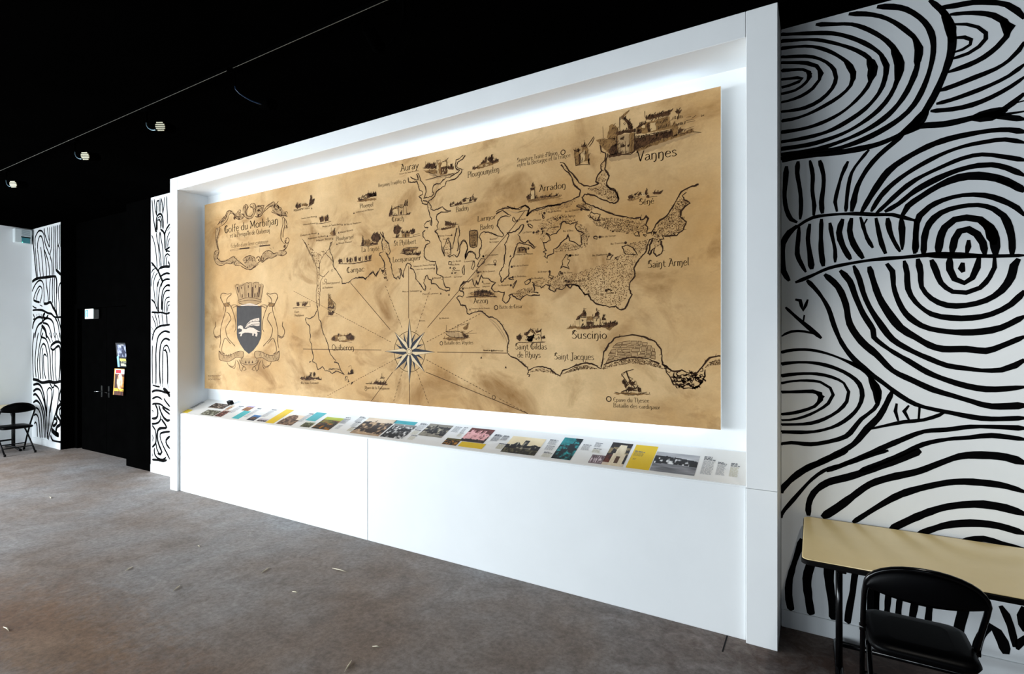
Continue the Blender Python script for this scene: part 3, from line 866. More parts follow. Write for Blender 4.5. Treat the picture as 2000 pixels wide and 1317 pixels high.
strokes(mm, M2, '''
9|100,0;105,120;120,270
10|155,0;140,120;145,290;150,370
12|215,0;180,80;160,250;165,390
13|310,45;270,50;225,100;205,200;200,370
13|310,115;260,120;230,170;215,290;215,390
10|310,200;270,210;245,260;235,400
11|310,255;280,265;265,330;265,400
10|310,300;285,310;280,390
12|70,230;110,270;140,350;160,390
14|70,395;150,400;210,400;260,415;310,400
10|80,440;120,540;135,600
10|110,405;140,500;150,580
10|155,410;170,490;180,570
10|205,410;215,490;225,570
14|265,415;270,500;275,560
10|70,580;100,640
10|70,660;95,700
15|80,760;90,700;120,620;180,575;240,565;310,555
15|130,1320;130,1100;130,900;150,740;180,680;240,640;310,655
15|185,1320;175,1100;180,900;195,800;225,750;260,735;310,755
12|215,1320;215,1100;220,900;240,830;270,820;295,860;310,920
15|280,1320;280,1100;270,920;250,880;230,890
11|85,1320;80,1000;85,820
''', 2.0 / 6.583 / 150, CLM, .12)
strokes(mm, M3, '''
11|85,80;125,95;180,105
11|135,0;130,90
11|185,0;190,100
11|220,0;215,110
13|280,0;285,120
15|75,170;130,150;200,160;260,180;310,175
22|220,130;260,150;310,230
14|80,260;130,235;170,240;210,270
13|230,250;260,300;310,360
13|80,330;120,320;190,330;240,370;310,410
18|120,330;150,400;150,480;120,510;75,510
12|75,400;95,420;85,440
18|165,340;190,420;230,500;280,540;310,530
14|210,370;260,420;310,460
16|75,580;150,570;190,520;190,470
18|200,520;250,590;270,630;180,640;150,680;150,780;175,870;205,940;190,970;150,960
16|80,600;120,660;130,740;125,830;80,880
14|310,680;230,690;185,710;190,780;230,880;270,960;310,1040
16|310,740;260,790;270,850;310,900
12|80,720;95,760;85,810
14|110,890;110,960;150,1020;220,1040;260,1010
15|80,1040;150,1045;220,1060;270,1045
14|80,960;85,1000
14|130,820;140,900;165,950
''', 2.0 / 6.583 / 150, CLM, .12)
tag(mm.build('mural_lines', M_PAINT, wall_m), 'black brush lines of the mural')

# ================================================================== ink drawing on the map
SM = Sheet(lambda px, py: on_y(px, py, YM), lambda u, v, l: (u - mcx, -.035 - l, v - MZ0))
A = Crop(390, 370, 5.714); B = Crop(390, 540, 5.714); C = Crop(700, 290, 6.587); Dd = Crop(700, 450, 6.587)
E = Crop(620, 600, 5.714); Fc = Crop(900, 400, 7.315); G = Crop(880, 540, 6.585); Hh = Crop(990, 170, 4.542); I = Crop(1100, 360, 5.066); J = Crop(980, 590, 4.545)
PX = Crop(0, 0, 1)
def uvs(crop, s): return [SM.un(*p) for p in crop(s)]
def ink(name, mb, m, label=None, parent=None):
    o = mb.build(name, m, parent or mp)
    if label: o['label'] = label
    return o
def rough(P, step, amp):
    """wandering, slightly jagged pen line through the points"""
    out = []
    for k in range(len(P) - 1):
        a, b = P[k], P[k + 1]; L = math.hypot(b[0] - a[0], b[1] - a[1]); n = max(1, int(L / step))
        for j in range(n):
            t = j / n; q = (a[0] + (b[0] - a[0]) * t, a[1] + (b[1] - a[1]) * t)
            out.append((q[0] + random.uniform(-amp, amp), q[1] + random.uniform(-amp, amp)) if (k or j) else q)
    out.append(P[-1]); return out
def coast(P, w=.0085, hair=True):
    mb = MB(); P = rough(smooth2(P, .03), .014, .0035)
    SM.ribbon(mb, P, w, .0008, jit=.4, smooth=False, taper=False)
    if hair:
        for k in range(1, len(P) - 1, 2):
            if random.random() < .55:
                dx, dy = P[k + 1][0] - P[k - 1][0], P[k + 1][1] - P[k - 1][1]; l = math.hypot(dx, dy) or 1
                s = random.choice((1, 1, -1)); h = random.uniform(.006, .018)
                SM.ribbon(mb, [P[k], (P[k][0] - dy / l * h * s + dx / l * h * .5, P[k][1] + dx / l * h * s + dy / l * h * .5)], w * .45, .0008, smooth=False)
    return mb
def coastline(crop, data, w=.0085, m=None, hair=True, name='coastline'):
    for line in data.strip().splitlines():
        if line.strip(): ink(name, coast(uvs(crop, line.strip()), w, hair), m or M_INK)
coastline(A, '''1140,550;1180,600;1220,680;1260,750;1290,820;1305,880;1310,950;1310,1050;1300,1180;1310,1310
1480,575;1470,620;1440,670;1380,740;1350,790;1340,860;1335,940;1340,960;1380,975;1445,910
1370,985;1350,1020;1345,1100;1340,1200;1335,1310
1400,710;1440,750;1490,810
1170,590;1215,690;1250,750;1280,830''', .0055, M_INKM, False)
coastline(A, '''1470,590;1450,650;1455,700;1480,740;1490,800;1495,870;1530,910;1560,960;1590,1000;1590,1050;1640,1045;1690,1020;1700,1000;1780,985;1830,985;1850,1000;1880,970;1910,940;1930,910;1960,960;1990,920''', .0085, None, True)
coastline(B, '''1310,320;1320,360;1300,400;1280,440;1230,470;1180,465;1190,520;1225,550;1230,620;1240,680;1225,710;1250,760;1250,800;1260,850;1270,900;1255,950;1300,970;1320,1040;1370,1010;1400,1050;1450,1060;1480,1090;1520,1060;1580,1075;1620,1100
1310,330;1325,400;1330,480;1355,510;1360,570;1375,620;1400,680;1430,760;1450,850;1480,900;1520,940;1500,960;1550,970;1560,1020;1580,1060;1610,1090
1630,1120;1625,1160;1640,1150;1645,1120;1630,1120
1660,1150;1655,1185;1670,1170
1700,1180;1690,1210;1715,1180;1700,1180
1240,950;1225,960
1440,1040;1500,1030;1560,1040''', .0085)
coastline(Dd, '''0,605;60,605;90,630;130,590;190,540;230,590;280,490;320,540;340,440;300,350;270,320;280,290;320,280;310,230;300,150;320,100;280,20
310,20;330,90;345,130;390,170;400,230;410,270;390,320;350,290
360,300;400,370;420,430;430,520;460,600;490,630;510,590;530,630;545,560;520,490
540,490;560,560;580,610;580,540;600,480;630,420;655,430;680,450;670,490;710,510;730,560;740,620;790,690;860,780;870,730;840,680;860,600;885,580;910,630;940,640;940,690;1000,690;1040,740;1090,770;1170,775;1180,740;1130,730;1100,690;1080,590;1000,560;1010,500;1000,440;990,400;930,400;870,370;845,330;850,240;870,190;920,160;920,140;870,130;830,80;830,30;860,0
1020,60;1060,150;1080,250;1105,330;1100,230;1155,100;1185,170;1190,300;1150,330;1180,340;1230,310;1270,350;1300,290;1310,200;1340,130;1390,160;1400,230;1380,310;1375,370;1410,290;1440,270;1500,290;1510,350
1195,240;1220,230;1215,190;1240,100;1250,40;1270,-30
1270,270;1290,200;1280,110;1305,40;1290,-60''', .0085)
coastline(C, '''640,375;650,430;690,440;760,430;770,490;790,540;830,560;820,590;780,620;810,650;820,710;890,720;900,780;920,860;940,900;940,990;925,980;920,930;870,950;840,990;860,1025;900,1020
670,365;700,390;740,410;770,400;765,360;750,330;770,320;790,360;795,410;830,440;860,500;875,560;860,600;840,640;900,630;940,620;970,580;950,540;960,490;990,460;1050,450;1090,410;1120,380;1180,370;1230,340;1280,310;1300,280;1250,260;1245,210;1260,150;1310,120;1350,90
1375,90;1340,140;1280,170;1265,220;1270,250;1330,270;1330,310;1280,360;1240,400;1170,415;1130,420;1110,480;1050,520;1000,560;980,620;940,660;900,680;920,720;940,740;925,780;960,800;1020,780;1080,755;1100,780;1140,800;1190,800
830,670;880,680;900,700;870,730
1190,810;1150,820;1060,820;1010,860;1000,910;1030,950;1010,1000;1030,1040;980,1065;1020,1100;1040,1150''', .0085)
coastline(Fc, '''505,105;560,70;620,45;690,45;760,60;840,70;880,30;920,10;960,30;980,60;960,110;940,165;990,120;1050,80;1130,75;1190,45;1260,15;1330,10;1430,0
505,135;560,100;600,85;640,110;680,140;715,155;690,170;620,160;570,190;530,240;520,300;560,360;600,400;615,440;590,465;540,445;500,430;430,410;390,395;330,390;280,420;265,460;290,510;300,590;265,660;270,740;240,780;215,760;210,710;160,680;120,675;80,720;60,770;65,720;95,640;90,570;60,510;40,500;0,540
0,1160;60,1100;110,1100;160,1055;180,1120;200,1170;225,1080;245,1150;270,1060;290,1010;320,1050;390,1050;430,1100;500,1110;460,1140;440,1200;490,1250;540,1235;580,1260;630,1245
1020,1105;1060,1160;1140,1160;1150,1195;1220,1140;1280,1150;1260,1200;1335,1255;1370,1200;1440,1210;1490,1190;1510,1150;1570,1195;1600,1135;1680,1160;1720,1220;1780,1290;1840,1270''', .0085)
coastline(G, '''690,200;680,260;665,310;710,345;750,310;765,270;750,240;790,230;830,270;900,310;930,270;970,235;1010,250;1080,245;1150,240
1130,215;1070,205;1080,160;1060,100
180,65;150,90;120,140;115,180;160,190;175,230;150,265;100,250;80,280;110,320;130,370;190,375;210,420;215,480;245,490;310,460;410,450;460,500;490,530;540,525;610,565;660,630;710,710;735,760;750,830;735,900;730,980;760,1020;810,1040;870,1075;950,1140;1000,1190;1005,1220
1005,1225;990,1260;1020,1265;1005,1290''', .0095)
coastline(I, '''20,1000;80,990;140,1000;180,1050;210,1090;250,1085;275,1140;330,1185;400,1200;460,1215;520,1210;570,1245;610,1230;640,1170;680,1095;650,1040;660,980;710,910;700,830;740,760;800,690;830,640;850,550;890,540;860,600;840,690
850,700;890,640;910,630;890,680;920,710;970,690;990,640;960,550;1000,545;985,510;1050,510;1120,505;1190,450;1215,370;1160,320;1160,270;1200,220;1255,185;1200,150;1180,110;1220,80
1340,0;1250,30;1170,70;1140,120;1110,190;1060,260;1030,310;960,360;920,400;890,450;870,480;830,480;840,420;820,400;845,340;820,310;800,350;760,355;770,325;700,340;620,325;550,310;480,295;420,270;360,245;300,215;240,200;200,165;190,130;215,100;270,100;330,120;390,155;460,180;520,190;550,150;520,70;470,50;420,10''', .0095)
coastline(Hh, '''830,510;840,570;880,595;870,650;830,690;840,740;800,800;785,840;820,860;740,880;690,880;640,850;600,790;550,740;510,680;470,670
480,690;520,740;570,790;590,860;620,890;655,920;640,970;580,1000;500,1030;420,1050;340,1060;250,1085;200,1110;180,1150;200,1080;160,1055;100,1080;50,1075;0,1060
895,590;880,660;870,730;910,790;880,850;900,890;960,910;990,990''', .0095)
coastline(J, '''240,605;300,580;360,575;430,595;480,640;515,655;540,605;600,590;660,560;740,545;800,545;860,580;880,590;895,530;910,440;940,390;1000,325;1080,300;1160,295;1240,305;1310,330;1370,360;1410,420;1420,500;1430,555;1480,590;1530,620;1600,605;1660,630;1720,640;1760,600;1790,560;1850,500;1942,480
905,560;1000,525;1100,500;1200,495;1300,505;1400,550''', .010)
# islands, each its own outline
def island(crop, s, w=.0075, hair=False): ink('island_outline', coast(uvs(crop, s), w, hair), M_INK)
island(Fc, '890,285;850,300;830,340;780,380;700,405;660,400;690,440;660,500;625,570;645,640;630,720;620,800;605,890;560,960;550,990;575,1050;580,1115;620,1060;680,1020;690,980;680,930;700,850;710,790;760,740;780,640;810,560;840,545;900,560;960,575;1000,590;1050,630;1065,610;1000,560;960,510;930,545;880,530;850,500;840,460;815,430;850,390;890,330;900,290;890,285', .0085, True)
island(Fc, '1220,405;1250,410;1280,435;1370,410;1420,340;1440,260;1490,235;1510,265;1560,275;1630,265;1670,240;1650,280;1630,310;1660,370;1760,410;1720,440;1720,500;1730,560;1700,590;1650,560;1620,530;1550,510;1530,420;1510,480;1430,545;1390,600;1330,640;1330,690;1290,710;1240,730;1235,765;1200,740;1210,700;1180,680;1220,650;1190,600;1180,550;1165,540;1220,535;1280,510;1270,460;1240,425;1220,405', .0085, True)
for s in '''745,185;760,180;790,240;770,245;735,220;745,185
955,275;990,285;1030,310;1020,330;980,310;955,275
1165,140;1195,180;1190,205;1170,190;1165,140
1335,205;1370,190;1400,210;1380,225;1335,205
1070,400;1110,365;1115,385;1080,410;1070,400
1165,370;1180,375;1175,410;1165,370
1510,710;1540,720;1525,780;1555,800;1520,860;1555,920;1500,890;1460,875;1420,915;1450,850;1450,800;1480,750;1510,710
1430,950;1415,1010;1400,1000;1410,960;1430,950
1275,960;1280,1010;1330,1020;1300,1065;1255,1030;1275,960
1490,1080;1515,1080;1500,1100;1490,1080
990,1060;1000,1100;960,1140;920,1140;910,1110;950,1080;990,1060
1230,815;1245,820;1235,832;1230,815
800,1080;770,1150;750,1195;740,1185;760,1120;800,1080
680,1050;740,1040;755,1080;700,1070;680,1050
290,770;340,770;330,830;265,885;235,875;260,820;290,770
190,800;200,870;170,925;150,910;170,850;190,800
50,860;50,1000;35,1000;20,920;50,860
965,610;980,630;965,650;965,610
235,930;225,960;240,980;235,930
250,1000;240,1030;252,1035;250,1000'''.splitlines(): island(Fc, s, .0065)
for s in '''130,215;150,205;220,235;265,260;200,250;130,215
275,275;310,290;370,295;350,340;330,365;290,340;260,300;275,275
300,520;340,515;335,540;305,540;300,520
580,615;640,605;690,630;735,700;690,690;610,690;600,650;580,615
430,715;490,700;460,745;430,740;440,715
510,730;540,720;540,745;510,730
740,465;760,515;720,510;700,490;740,465
790,500;825,500;810,520;790,500
440,1035;480,1055;450,1045;440,1035
890,480;925,475;905,488;890,480
480,470;510,465;490,476;480,470
1090,490;1110,495;1100,505'''.splitlines(): island(I, s, .0065)
for s in '''1165,400;1200,405;1185,440;1160,440;1165,400
1215,485;1240,475;1255,490;1230,500;1215,485
1230,548;1262,545;1250,558;1230,548'''.splitlines(): island(Dd, s, .006)
# sand and mud flats: stipple
def stipple(crop, s, n, r=(.0014, .0027), streak=0):
    P = uvs(crop, s); xs_ = [p[0] for p in P]; ys_ = [p[1] for p in P]; mb = MB()
    def inside(x, y):
        c = False; j = len(P) - 1
        for i_ in range(len(P)):
            if (P[i_][1] > y) != (P[j][1] > y) and x < (P[j][0] - P[i_][0]) * (y - P[i_][1]) / (P[j][1] - P[i_][1]) + P[i_][0]: c = not c
            j = i_
        return c
    k = 0; t = 0
    while k < n and t < n * 20:
        t += 1
        x = random.uniform(min(xs_), max(xs_)); y = random.uniform(min(ys_), max(ys_))
        if inside(x, y):
            rr = random.uniform(*r); sx = rr * (1 + streak)
            SM.poly(mb, [(x - sx, y - rr), (x + sx, y - rr + streak * .002), (x + sx, y + rr + streak * .002), (x - sx, y + rr)], .0007); k += 1
    o = ink('sand_stipple', mb, M_INKL); o['kind'] = 'stuff'
stipple(I, '60,900;400,790;560,700;640,640;740,705;700,790;700,880;650,1000;640,1100;560,1200;330,1180;250,1080;150,1000;10,970', 1500)
stipple(I, '600,600;840,545;830,640;750,690;700,640', 160)
stipple(I, '230,300;360,330;560,340;740,370;800,370;830,480;640,490;460,460;330,410', 900)
stipple(I, '870,490;960,380;1060,290;1160,130;1240,180;1160,270;1210,370;1180,470;1060,500;950,520;970,600;900,640;890,560', 900)
stipple(I, '200,180;300,230;280,290;190,240;120,210', 140)
stipple(Fc, '1640,240;1780,320;1850,420;1800,600;1680,640;1330,690;1330,640;1500,540;1700,590;1730,460;1640,330', 420)
stipple(Fc, '1120,250;1400,130;1600,150;1650,240;1440,250;1360,400;1230,400;1180,540;1070,440', 380)
stipple(Fc, '1040,1100;1480,990;1560,1080;1480,1180;1330,1230;1230,1130;1080,1150', 380)
stipple(G, '800,220;900,160;1060,140;1060,210;960,230;900,300', 260)
stipple(A, '1200,590;1320,720;1420,660;1340,800;1330,950;1340,1310;1315,1310;1320,900;1260,750', 170, (.002, .0042))
stipple(Hh, '700,900;840,880;900,890;960,910;990,990;950,1020;820,960', 330)
stipple(Hh, '860,700;890,760;870,880;830,880;800,830;850,760', 90)
stipple(Hh, '200,1110;500,1040;640,980;560,1060;330,1140', 160)
for s, n in (('250,625;300,595;360,590;430,610;480,645;400,625;320,615', 130), ('540,640;600,605;660,575;740,560;860,595;700,600;600,625', 330), ('905,570;1000,535;1100,510;1200,505;1300,515;1400,560;1450,600;1300,560;1150,545;1000,570;890,600', 520), ('1800,590;1850,530;1942,500;1942,560;1860,560', 120)):
    stipple(J, s, n, (.0014, .0027))
stipple(Dd, '330,100;390,170;400,270;340,290;310,200', 60, (.0015, .003)); stipple(Dd, '290,500;340,440;380,660;330,620', 70, (.002, .0035), 1)
stipple(Dd, '1110,230;1155,110;1185,180;1185,320;1120,330', 60, (.0015, .003))
# shoreline shading south of the gulf, soft ripple lines
mb = MB()
for line in '''500,545;580,600;650,690;700,780;735,870
495,560;560,620;640,720;690,810
350,480;410,470;440,510'''.splitlines(): SM.ribbon(mb, uvs(G, line), .008, .0006, jit=.4)
for line in '''640,60;760,110;900,90;1100,60;1300,25
780,130;860,95;960,80
120,-10;60,40'''.splitlines(): SM.ribbon(mb, uvs(Fc, line), .006, .0006, jit=.4)
ink('tide_wash', mb, M_WASHP)
# old wall of an arched bay drawn stone by stone
mb = MB(); mo = MB()
for r_ in ['925,545 935,520 985,505 975,528', '940,512 955,488 985,485 980,508', '988,510 995,487 1035,480 1033,505', '1045,500 1048,480 1098,478 1095,495', '1105,495 1108,480 1148,478 1145,490', '945,480 955,455 1010,458 1005,478',
           '1025,470 1030,452 1088,450 1085,470', '1092,472 1095,455 1140,450 1142,470', '1150,485 1152,452 1205,450 1207,482', '1215,490 1218,465 1270,465 1268,488', '1275,490 1280,465 1318,468 1315,495', '1322,500 1325,475 1362,480 1362,508',
           '960,450 975,425 1015,420 1012,448', '1025,445 1028,420 1065,418 1060,440', '1070,445 1075,420 1140,418 1138,445', '1150,440 1155,415 1225,415 1222,442', '1228,455 1232,440 1272,438 1272,458', '1282,455 1285,430 1322,430 1320,460', '1328,470 1330,440 1362,445 1362,472',
           '985,408 995,388 1050,388 1045,408', '1055,408 1060,385 1112,382 1110,405', '1118,405 1122,390 1178,388 1175,405', '1185,408 1188,388 1228,388 1228,408', '1238,430 1240,395 1280,395 1285,428', '1290,420 1298,385 1328,390 1322,428', '1335,435 1335,405 1355,415 1358,440',
           '1005,380 1030,365 1065,358 1062,378', '1070,378 1072,355 1140,345 1138,372', '1145,375 1148,348 1200,348 1198,375', '1208,380 1210,348 1238,350 1235,380', '1245,385 1250,358 1292,362 1288,390']:
    P = uvs(J, r_); SM.poly(mb, P, .0007)
    SM.ribbon(mo, P + [P[0]], .004, .0010, jit=.3, smooth=False, taper=False)
w_ = ink('stone_wall_drawing', mb, M_WASHP, 'arched bay filled with drawn stonework'); w_2 = ink('stone_outline', mo, M_INKM, None, w_)
# heaped rocks at the right
mb = MB()
for line in '''1440,570;1480,650;1530,730;1620,770;1700,772;1760,740;1800,660;1805,600
1430,560;1460,560;1465,585;1440,590
1470,590;1495,600;1485,630;1460,610
1765,590;1785,585;1790,615;1760,620
1740,640;1720,660;1700,650'''.splitlines(): SM.ribbon(mb, rough(uvs(J, line), .02, .006), .008, .0008, jit=.4, smooth=False)
rr = random.Random(3)
for k in range(120):
    x = rr.uniform(1490, 1790); y = rr.uniform(630, 765)
    if (x - 1640) ** 2 / 150 ** 2 + (y - 690) ** 2 / 85 ** 2 > 1: continue
    q = [(x + rr.uniform(-3, 3), y)]; a = rr.uniform(-.6, .9)
    for j in range(3): a += rr.uniform(-.8, .8); q.append((q[-1][0] + 11 * math.cos(a), q[-1][1] + 9 * math.sin(a)))
    SM.ribbon(mb, [SM.un(980 + p[0] / 4.545, 590 + p[1] / 4.545) for p in q], .008, .0008, jit=.4, step=.01)
ink('rock_drawing', mb, M_INK)

# compass rose with its rhumb lines
cc = SM.un(799.6, 687.2)
def pol(r, a): return (cc[0] + r * math.sin(math.radians(a)), cc[1] + r * math.cos(math.radians(a)))
mb = MB()
for line in '''798,622;798,520
835,640;1000,446
1000,446;1025,412
854,688;990,690
832,727;1031,808
800,751;800,791
767,727;725,784
745,684;592,682
762,644;684,552'''.splitlines():
    SM.ribbon(mb, uvs(PX, line), .0055, .0007, smooth=False, taper=False)
def dashed(mb, p, q, w=.0045, d=.032):
    P, Q = SM.un(*p), SM.un(*q); L = math.hypot(Q[0] - P[0], Q[1] - P[1]); n = int(L / d)
    for k in range(n):
        a, b_ = k / n, (k + .55) / n
        SM.ribbon(mb, [(P[0] + (Q[0] - P[0]) * a, P[1] + (Q[1] - P[1]) * a), (P[0] + (Q[0] - P[0]) * b_, P[1] + (Q[1] - P[1]) * b_)], w, .0007, smooth=False, taper=False)
for p, q in (((833, 703), (960, 771)), ((975, 779), (1030, 807)), ((772, 702), (638, 774)), ((786, 725), (768, 787)), ((814, 725), (838, 791)), ((812, 649), (842, 560)), ((785, 640), (752, 556)), ((763, 668), (572, 568)), ((834, 668), (940, 612))): dashed(mb, p, q)
ink('rhumb_lines', mb, M_INKM)
mb = MB(); ring = [pol(.180, 5 * k) for k in range(72)]
SM.ribbon(mb, ring, .004, .0008, smooth=False, closed=True); SM.ribbon(mb, ring + [ring[0]], .004, .0008, smooth=False, taper=False)
rose = ink('compass_rose', mb, M_INKM, 'compass rose with dark blue and cream points')
for k in range(16):
    a = 22.5 * k; R_ = .292 if k % 4 == 0 else .246 if k % 2 == 0 else .176
    ri = .078 if k % 4 == 0 else .086 if k % 2 == 0 else .108
    hw = 22.5 if k % 2 == 0 else 11
    li = .0020 if k % 4 == 0 else .0016 if k % 2 == 0 else .0010
    dk = MB(); lt = MB()
    SM.poly(dk, [pol(0.01, a), pol(R_, a), pol(ri, a - hw)][::-1], li); SM.poly(lt, [pol(0.01, a), pol(ri, a + hw), pol(R_, a)][::-1], li)
    SM.ribbon(dk, [pol(ri, a + hw), pol(R_, a)], .003, li + .0003, smooth=False)
    ink('dark_facet', dk, M_BLUE, None, rose)
    if k % 2 == 0: ink('cream_facet', lt, M_CREAM, None, rose)
    else:
        SM.poly(dk, [pol(0.01, a), pol(ri, a + hw), pol(R_, a)][::-1], li)
mb = MB(); SM.disc(mb, cc, .034, .0026, 24); ink('hub', mb, M_CREAM, None, rose)
mb = MB()
for r_ in (.034, .02): SM.ribbon(mb, [pol(r_, 15 * k) for k in range(25)], .004, .0029, smooth=False, taper=False)
ink('hub_ring', mb, M_INKM, None, rose)

# ---- lettering with a broad pen
GL = {
'a': (.42, '.08,.42 .2,.5 .32,.42 .33,.1 .4,0|.32,.3 .12,.24 .06,.1 .16,0 .32,.1'), 'b': (.46, '.08,.85 .08,.05|.08,.05 .25,0 .38,.12 .36,.35 .22,.48 .08,.4'),
'c': (.42, '.38,.42 .22,.5 .07,.35 .07,.14 .2,0 .38,.08'), 'd': (.46, '.36,.85 .36,.06 .42,0|.36,.4 .2,.5 .06,.35 .06,.12 .2,0 .36,.1'),
'e': (.42, '.07,.26 .36,.3 .32,.45 .2,.5 .07,.36 .07,.14 .2,0 .38,.08'), 'f': (.32, '.34,.78 .22,.85 .14,.7 .14,0|.03,.48 .3,.48'),
'g': (.46, '.36,.48 .2,.5 .06,.36 .08,.14 .22,.05 .36,.14|.36,.5 .36,-.1 .24,-.25 .06,-.2'), 'h': (.46, '.08,.85 .08,0|.08,.38 .22,.5 .34,.42 .36,.15 .32,-.1 .22,-.22'),
'i': (.2, '.08,.5 .08,.06 .14,0|.06,.66 .1,.7'), 'j': (.22, '.1,.5 .1,-.12 .0,-.24|.08,.66 .12,.7'), 'k': (.42, '.08,.85 .08,0|.36,.5 .1,.24 .38,0'), 'l': (.22, '.08,.85 .08,.06 .16,0'),
'm': (.62, '.08,.5 .08,0|.08,.4 .2,.5 .28,.42 .28,0|.28,.4 .42,.5 .5,.42 .52,.1 .49,-.12 .4,-.2'), 'n': (.46, '.08,.5 .08,0|.08,.4 .22,.5 .34,.42 .36,.1 .33,-.12 .24,-.22 .2,-.16'),
'o': (.46, '.22,.5 .06,.38 .06,.12 .22,0 .38,.12 .38,.38 .22,.5'), 'p': (.46, '.08,.5 .08,-.28|.08,.42 .24,.5 .38,.36 .36,.12 .22,0 .08,.06'),
'q': (.46, '.36,.5 .36,-.28|.36,.42 .2,.5 .06,.36 .06,.12 .2,0 .36,.08'), 'r': (.32, '.08,.5 .08,0|.08,.36 .2,.5 .31,.46'), 's': (.38, '.32,.44 .2,.5 .08,.42 .12,.3 .28,.22 .33,.1 .2,0 .05,.06'),
't': (.34, '.14,.68 .14,.1 .22,0 .32,.06|.02,.48 .3,.48'), 'u': (.46, '.08,.5 .08,.12 .18,0 .34,.1|.36,.5 .36,.06 .42,0'), 'v': (.4, '.04,.5 .2,0|.2,0 .36,.5'), 'x': (.42, '.05,.5 .37,0|.36,.5 .06,0'),
'y': (.42, '.04,.5 .2,.06|.38,.5 .2,0 .08,-.25'), 'z': (.4, '.05,.48 .34,.48|.34,.48 .05,.02|.05,.02 .36,.02'), "'": (.14, '.08,.85 .06,.68'), '.': (.16, '.06,.0 .09,.03'), ' ': (.26, ''),
'A': (.56, '.3,.85 .16,.3 .05,0 -.02,.02|.28,.85 .52,0|.12,.3 .44,.3|.08,.8 .2,.86 .32,.84'), 'B': (.54, '.1,.85 .1,0|.02,.85 .3,.84 .42,.7 .34,.5 .1,.46|.1,.46 .4,.42 .48,.2 .34,0 .02,0'),
'C': (.54, '.48,.72 .3,.86 .08,.62 .06,.28 .25,0 .5,.12|.3,.84 .2,.5 .26,.04'), 'D': (.58, '.1,.85 .1,0|.02,.85 .36,.8 .54,.5 .44,.12 .02,0'), 'E': (.5, '.46,.74 .28,.86 .08,.6 .08,.26 .25,0 .48,.1|.1,.45 .4,.45'),
'F': (.46, '.1,.85 .1,0|.02,.83 .44,.85|.1,.46 .36,.46'), 'G': (.58, '.48,.72 .3,.86 .08,.62 .06,.28 .25,0 .46,.08 .5,.36 .34,.36|.3,.84 .2,.5 .26,.04'), 'I': (.24, '.12,.85 .12,.04|.04,.85 .2,.85|.04,.0 .2,.0'),
'J': (.4, '.24,.85 .26,.1 .14,-.16 .0,-.08 .06,.0|.1,.85 .36,.85'), 'L': (.44, '.12,.85 .1,.08|.02,.85 .2,.85|.04,.04 .28,0 .42,.1'), 'M': (.7, '.1,.8 .14,.4 .06,0|.1,.8 .34,.2|.34,.2 .56,.82|.56,.82 .58,.1 .66,0|.0,.74 .1,.86'),
'N': (.6, '.1,.82 .08,0|.1,.82 .46,.02|.48,.85 .46,.02'), 'P': (.5, '.1,.85 .1,0|.0,.8 .3,.86 .46,.66 .34,.42 .1,.4|.02,0 .2,0'), 'Q': (.64, '.3,.86 .06,.6 .08,.2 .3,0 .54,.22 .52,.62 .3,.86|.3,.1 .5,-.06 .66,-.04'),
'R': (.54, '.1,.85 .1,0|.0,.8 .3,.86 .44,.66 .32,.44 .1,.42|.26,.42 .52,0'), 'S': (.5, '.44,.72 .28,.86 .1,.72 .16,.52 .36,.38 .42,.16 .26,0 .04,.1|.06,.42 .3,.84'), 'T': (.5, '.26,.82 .24,.1 .34,0|.02,.76 .14,.86 .5,.82'), 'U': (.56, '.1,.85 .1,.2 .26,0 .44,.16|.46,.85 .46,0'),
'V': (.54, '.0,.8 .08,.85 .26,.0|.26,0 .5,.85|.02,.74 .1,.86'), }
def add_text(mb, s, o, width, h, lift=.001, pen=.085, slope=0.0, mind=.5):
    """broad-pen lettering: o = start of the base line (u, v), width and cap height in metres"""
    acc = {'é': 'e', 'è': 'e', 'î': 'i'}
    adv = sum(GL.get(acc.get(c, c), (.4, ''))[0] for c in s); sx = width / adv; sy = h / .85
    nib = (pen * sx * .8, pen * sy * .62); nl = math.hypot(*nib); x = 0
    for c in s:
        g = GL.get(acc.get(c, c), (.4, ''))
        st = [q for q in g[1].split('|') if q]
        if c in 'éè': st.append('.18,.6 .28,.74')
        if c == 'î': st[-1] = '.02,.6 .1,.74 .18,.6'
        for k in st:
            P = [tuple(float(q) for q in p.split(',')) for p in k.split()]
            P = smooth2(P, .07) if len(P) > 2 else P
            Q = [(o[0] + (x + p[0]) * sx, o[1] + p[1] * sy + slope * (x + p[0]) * sx) for p in P]
            i = len(mb.v)
            for p in Q: mb.v += [SM.to3(p[0] - nib[0] / 2, p[1] + nib[1] / 2 * .5, lift), SM.to3(p[0] + nib[0] / 2, p[1] - nib[1] / 2 * .5, lift)]
            for j in range(len(Q) - 1): mb.f.append((i + 2 * j, i + 2 * j + 1, i + 2 * j + 3, i + 2 * j + 2)); mb.mi.append(0)
            SM.ribbon(mb, Q, nl * mind, lift, smooth=False, taper=False)
        x += g[0]
def text(s, x0, y0, x1, y1, hpx, m=None, pen=.085, name='place_name', parent=None, mind=.5):
    P, Q = SM.un(x0, y0), SM.un(x1, y1)
    h = SM.un(x0, y0 - hpx)[1] - P[1]
    mb = MB(); add_text(mb, s, P, Q[0] - P[0], h, .001, pen, (Q[1] - P[1]) / (Q[0] - P[0]), mind)
    return ink(name, mb, m or M_INK, None, parent)
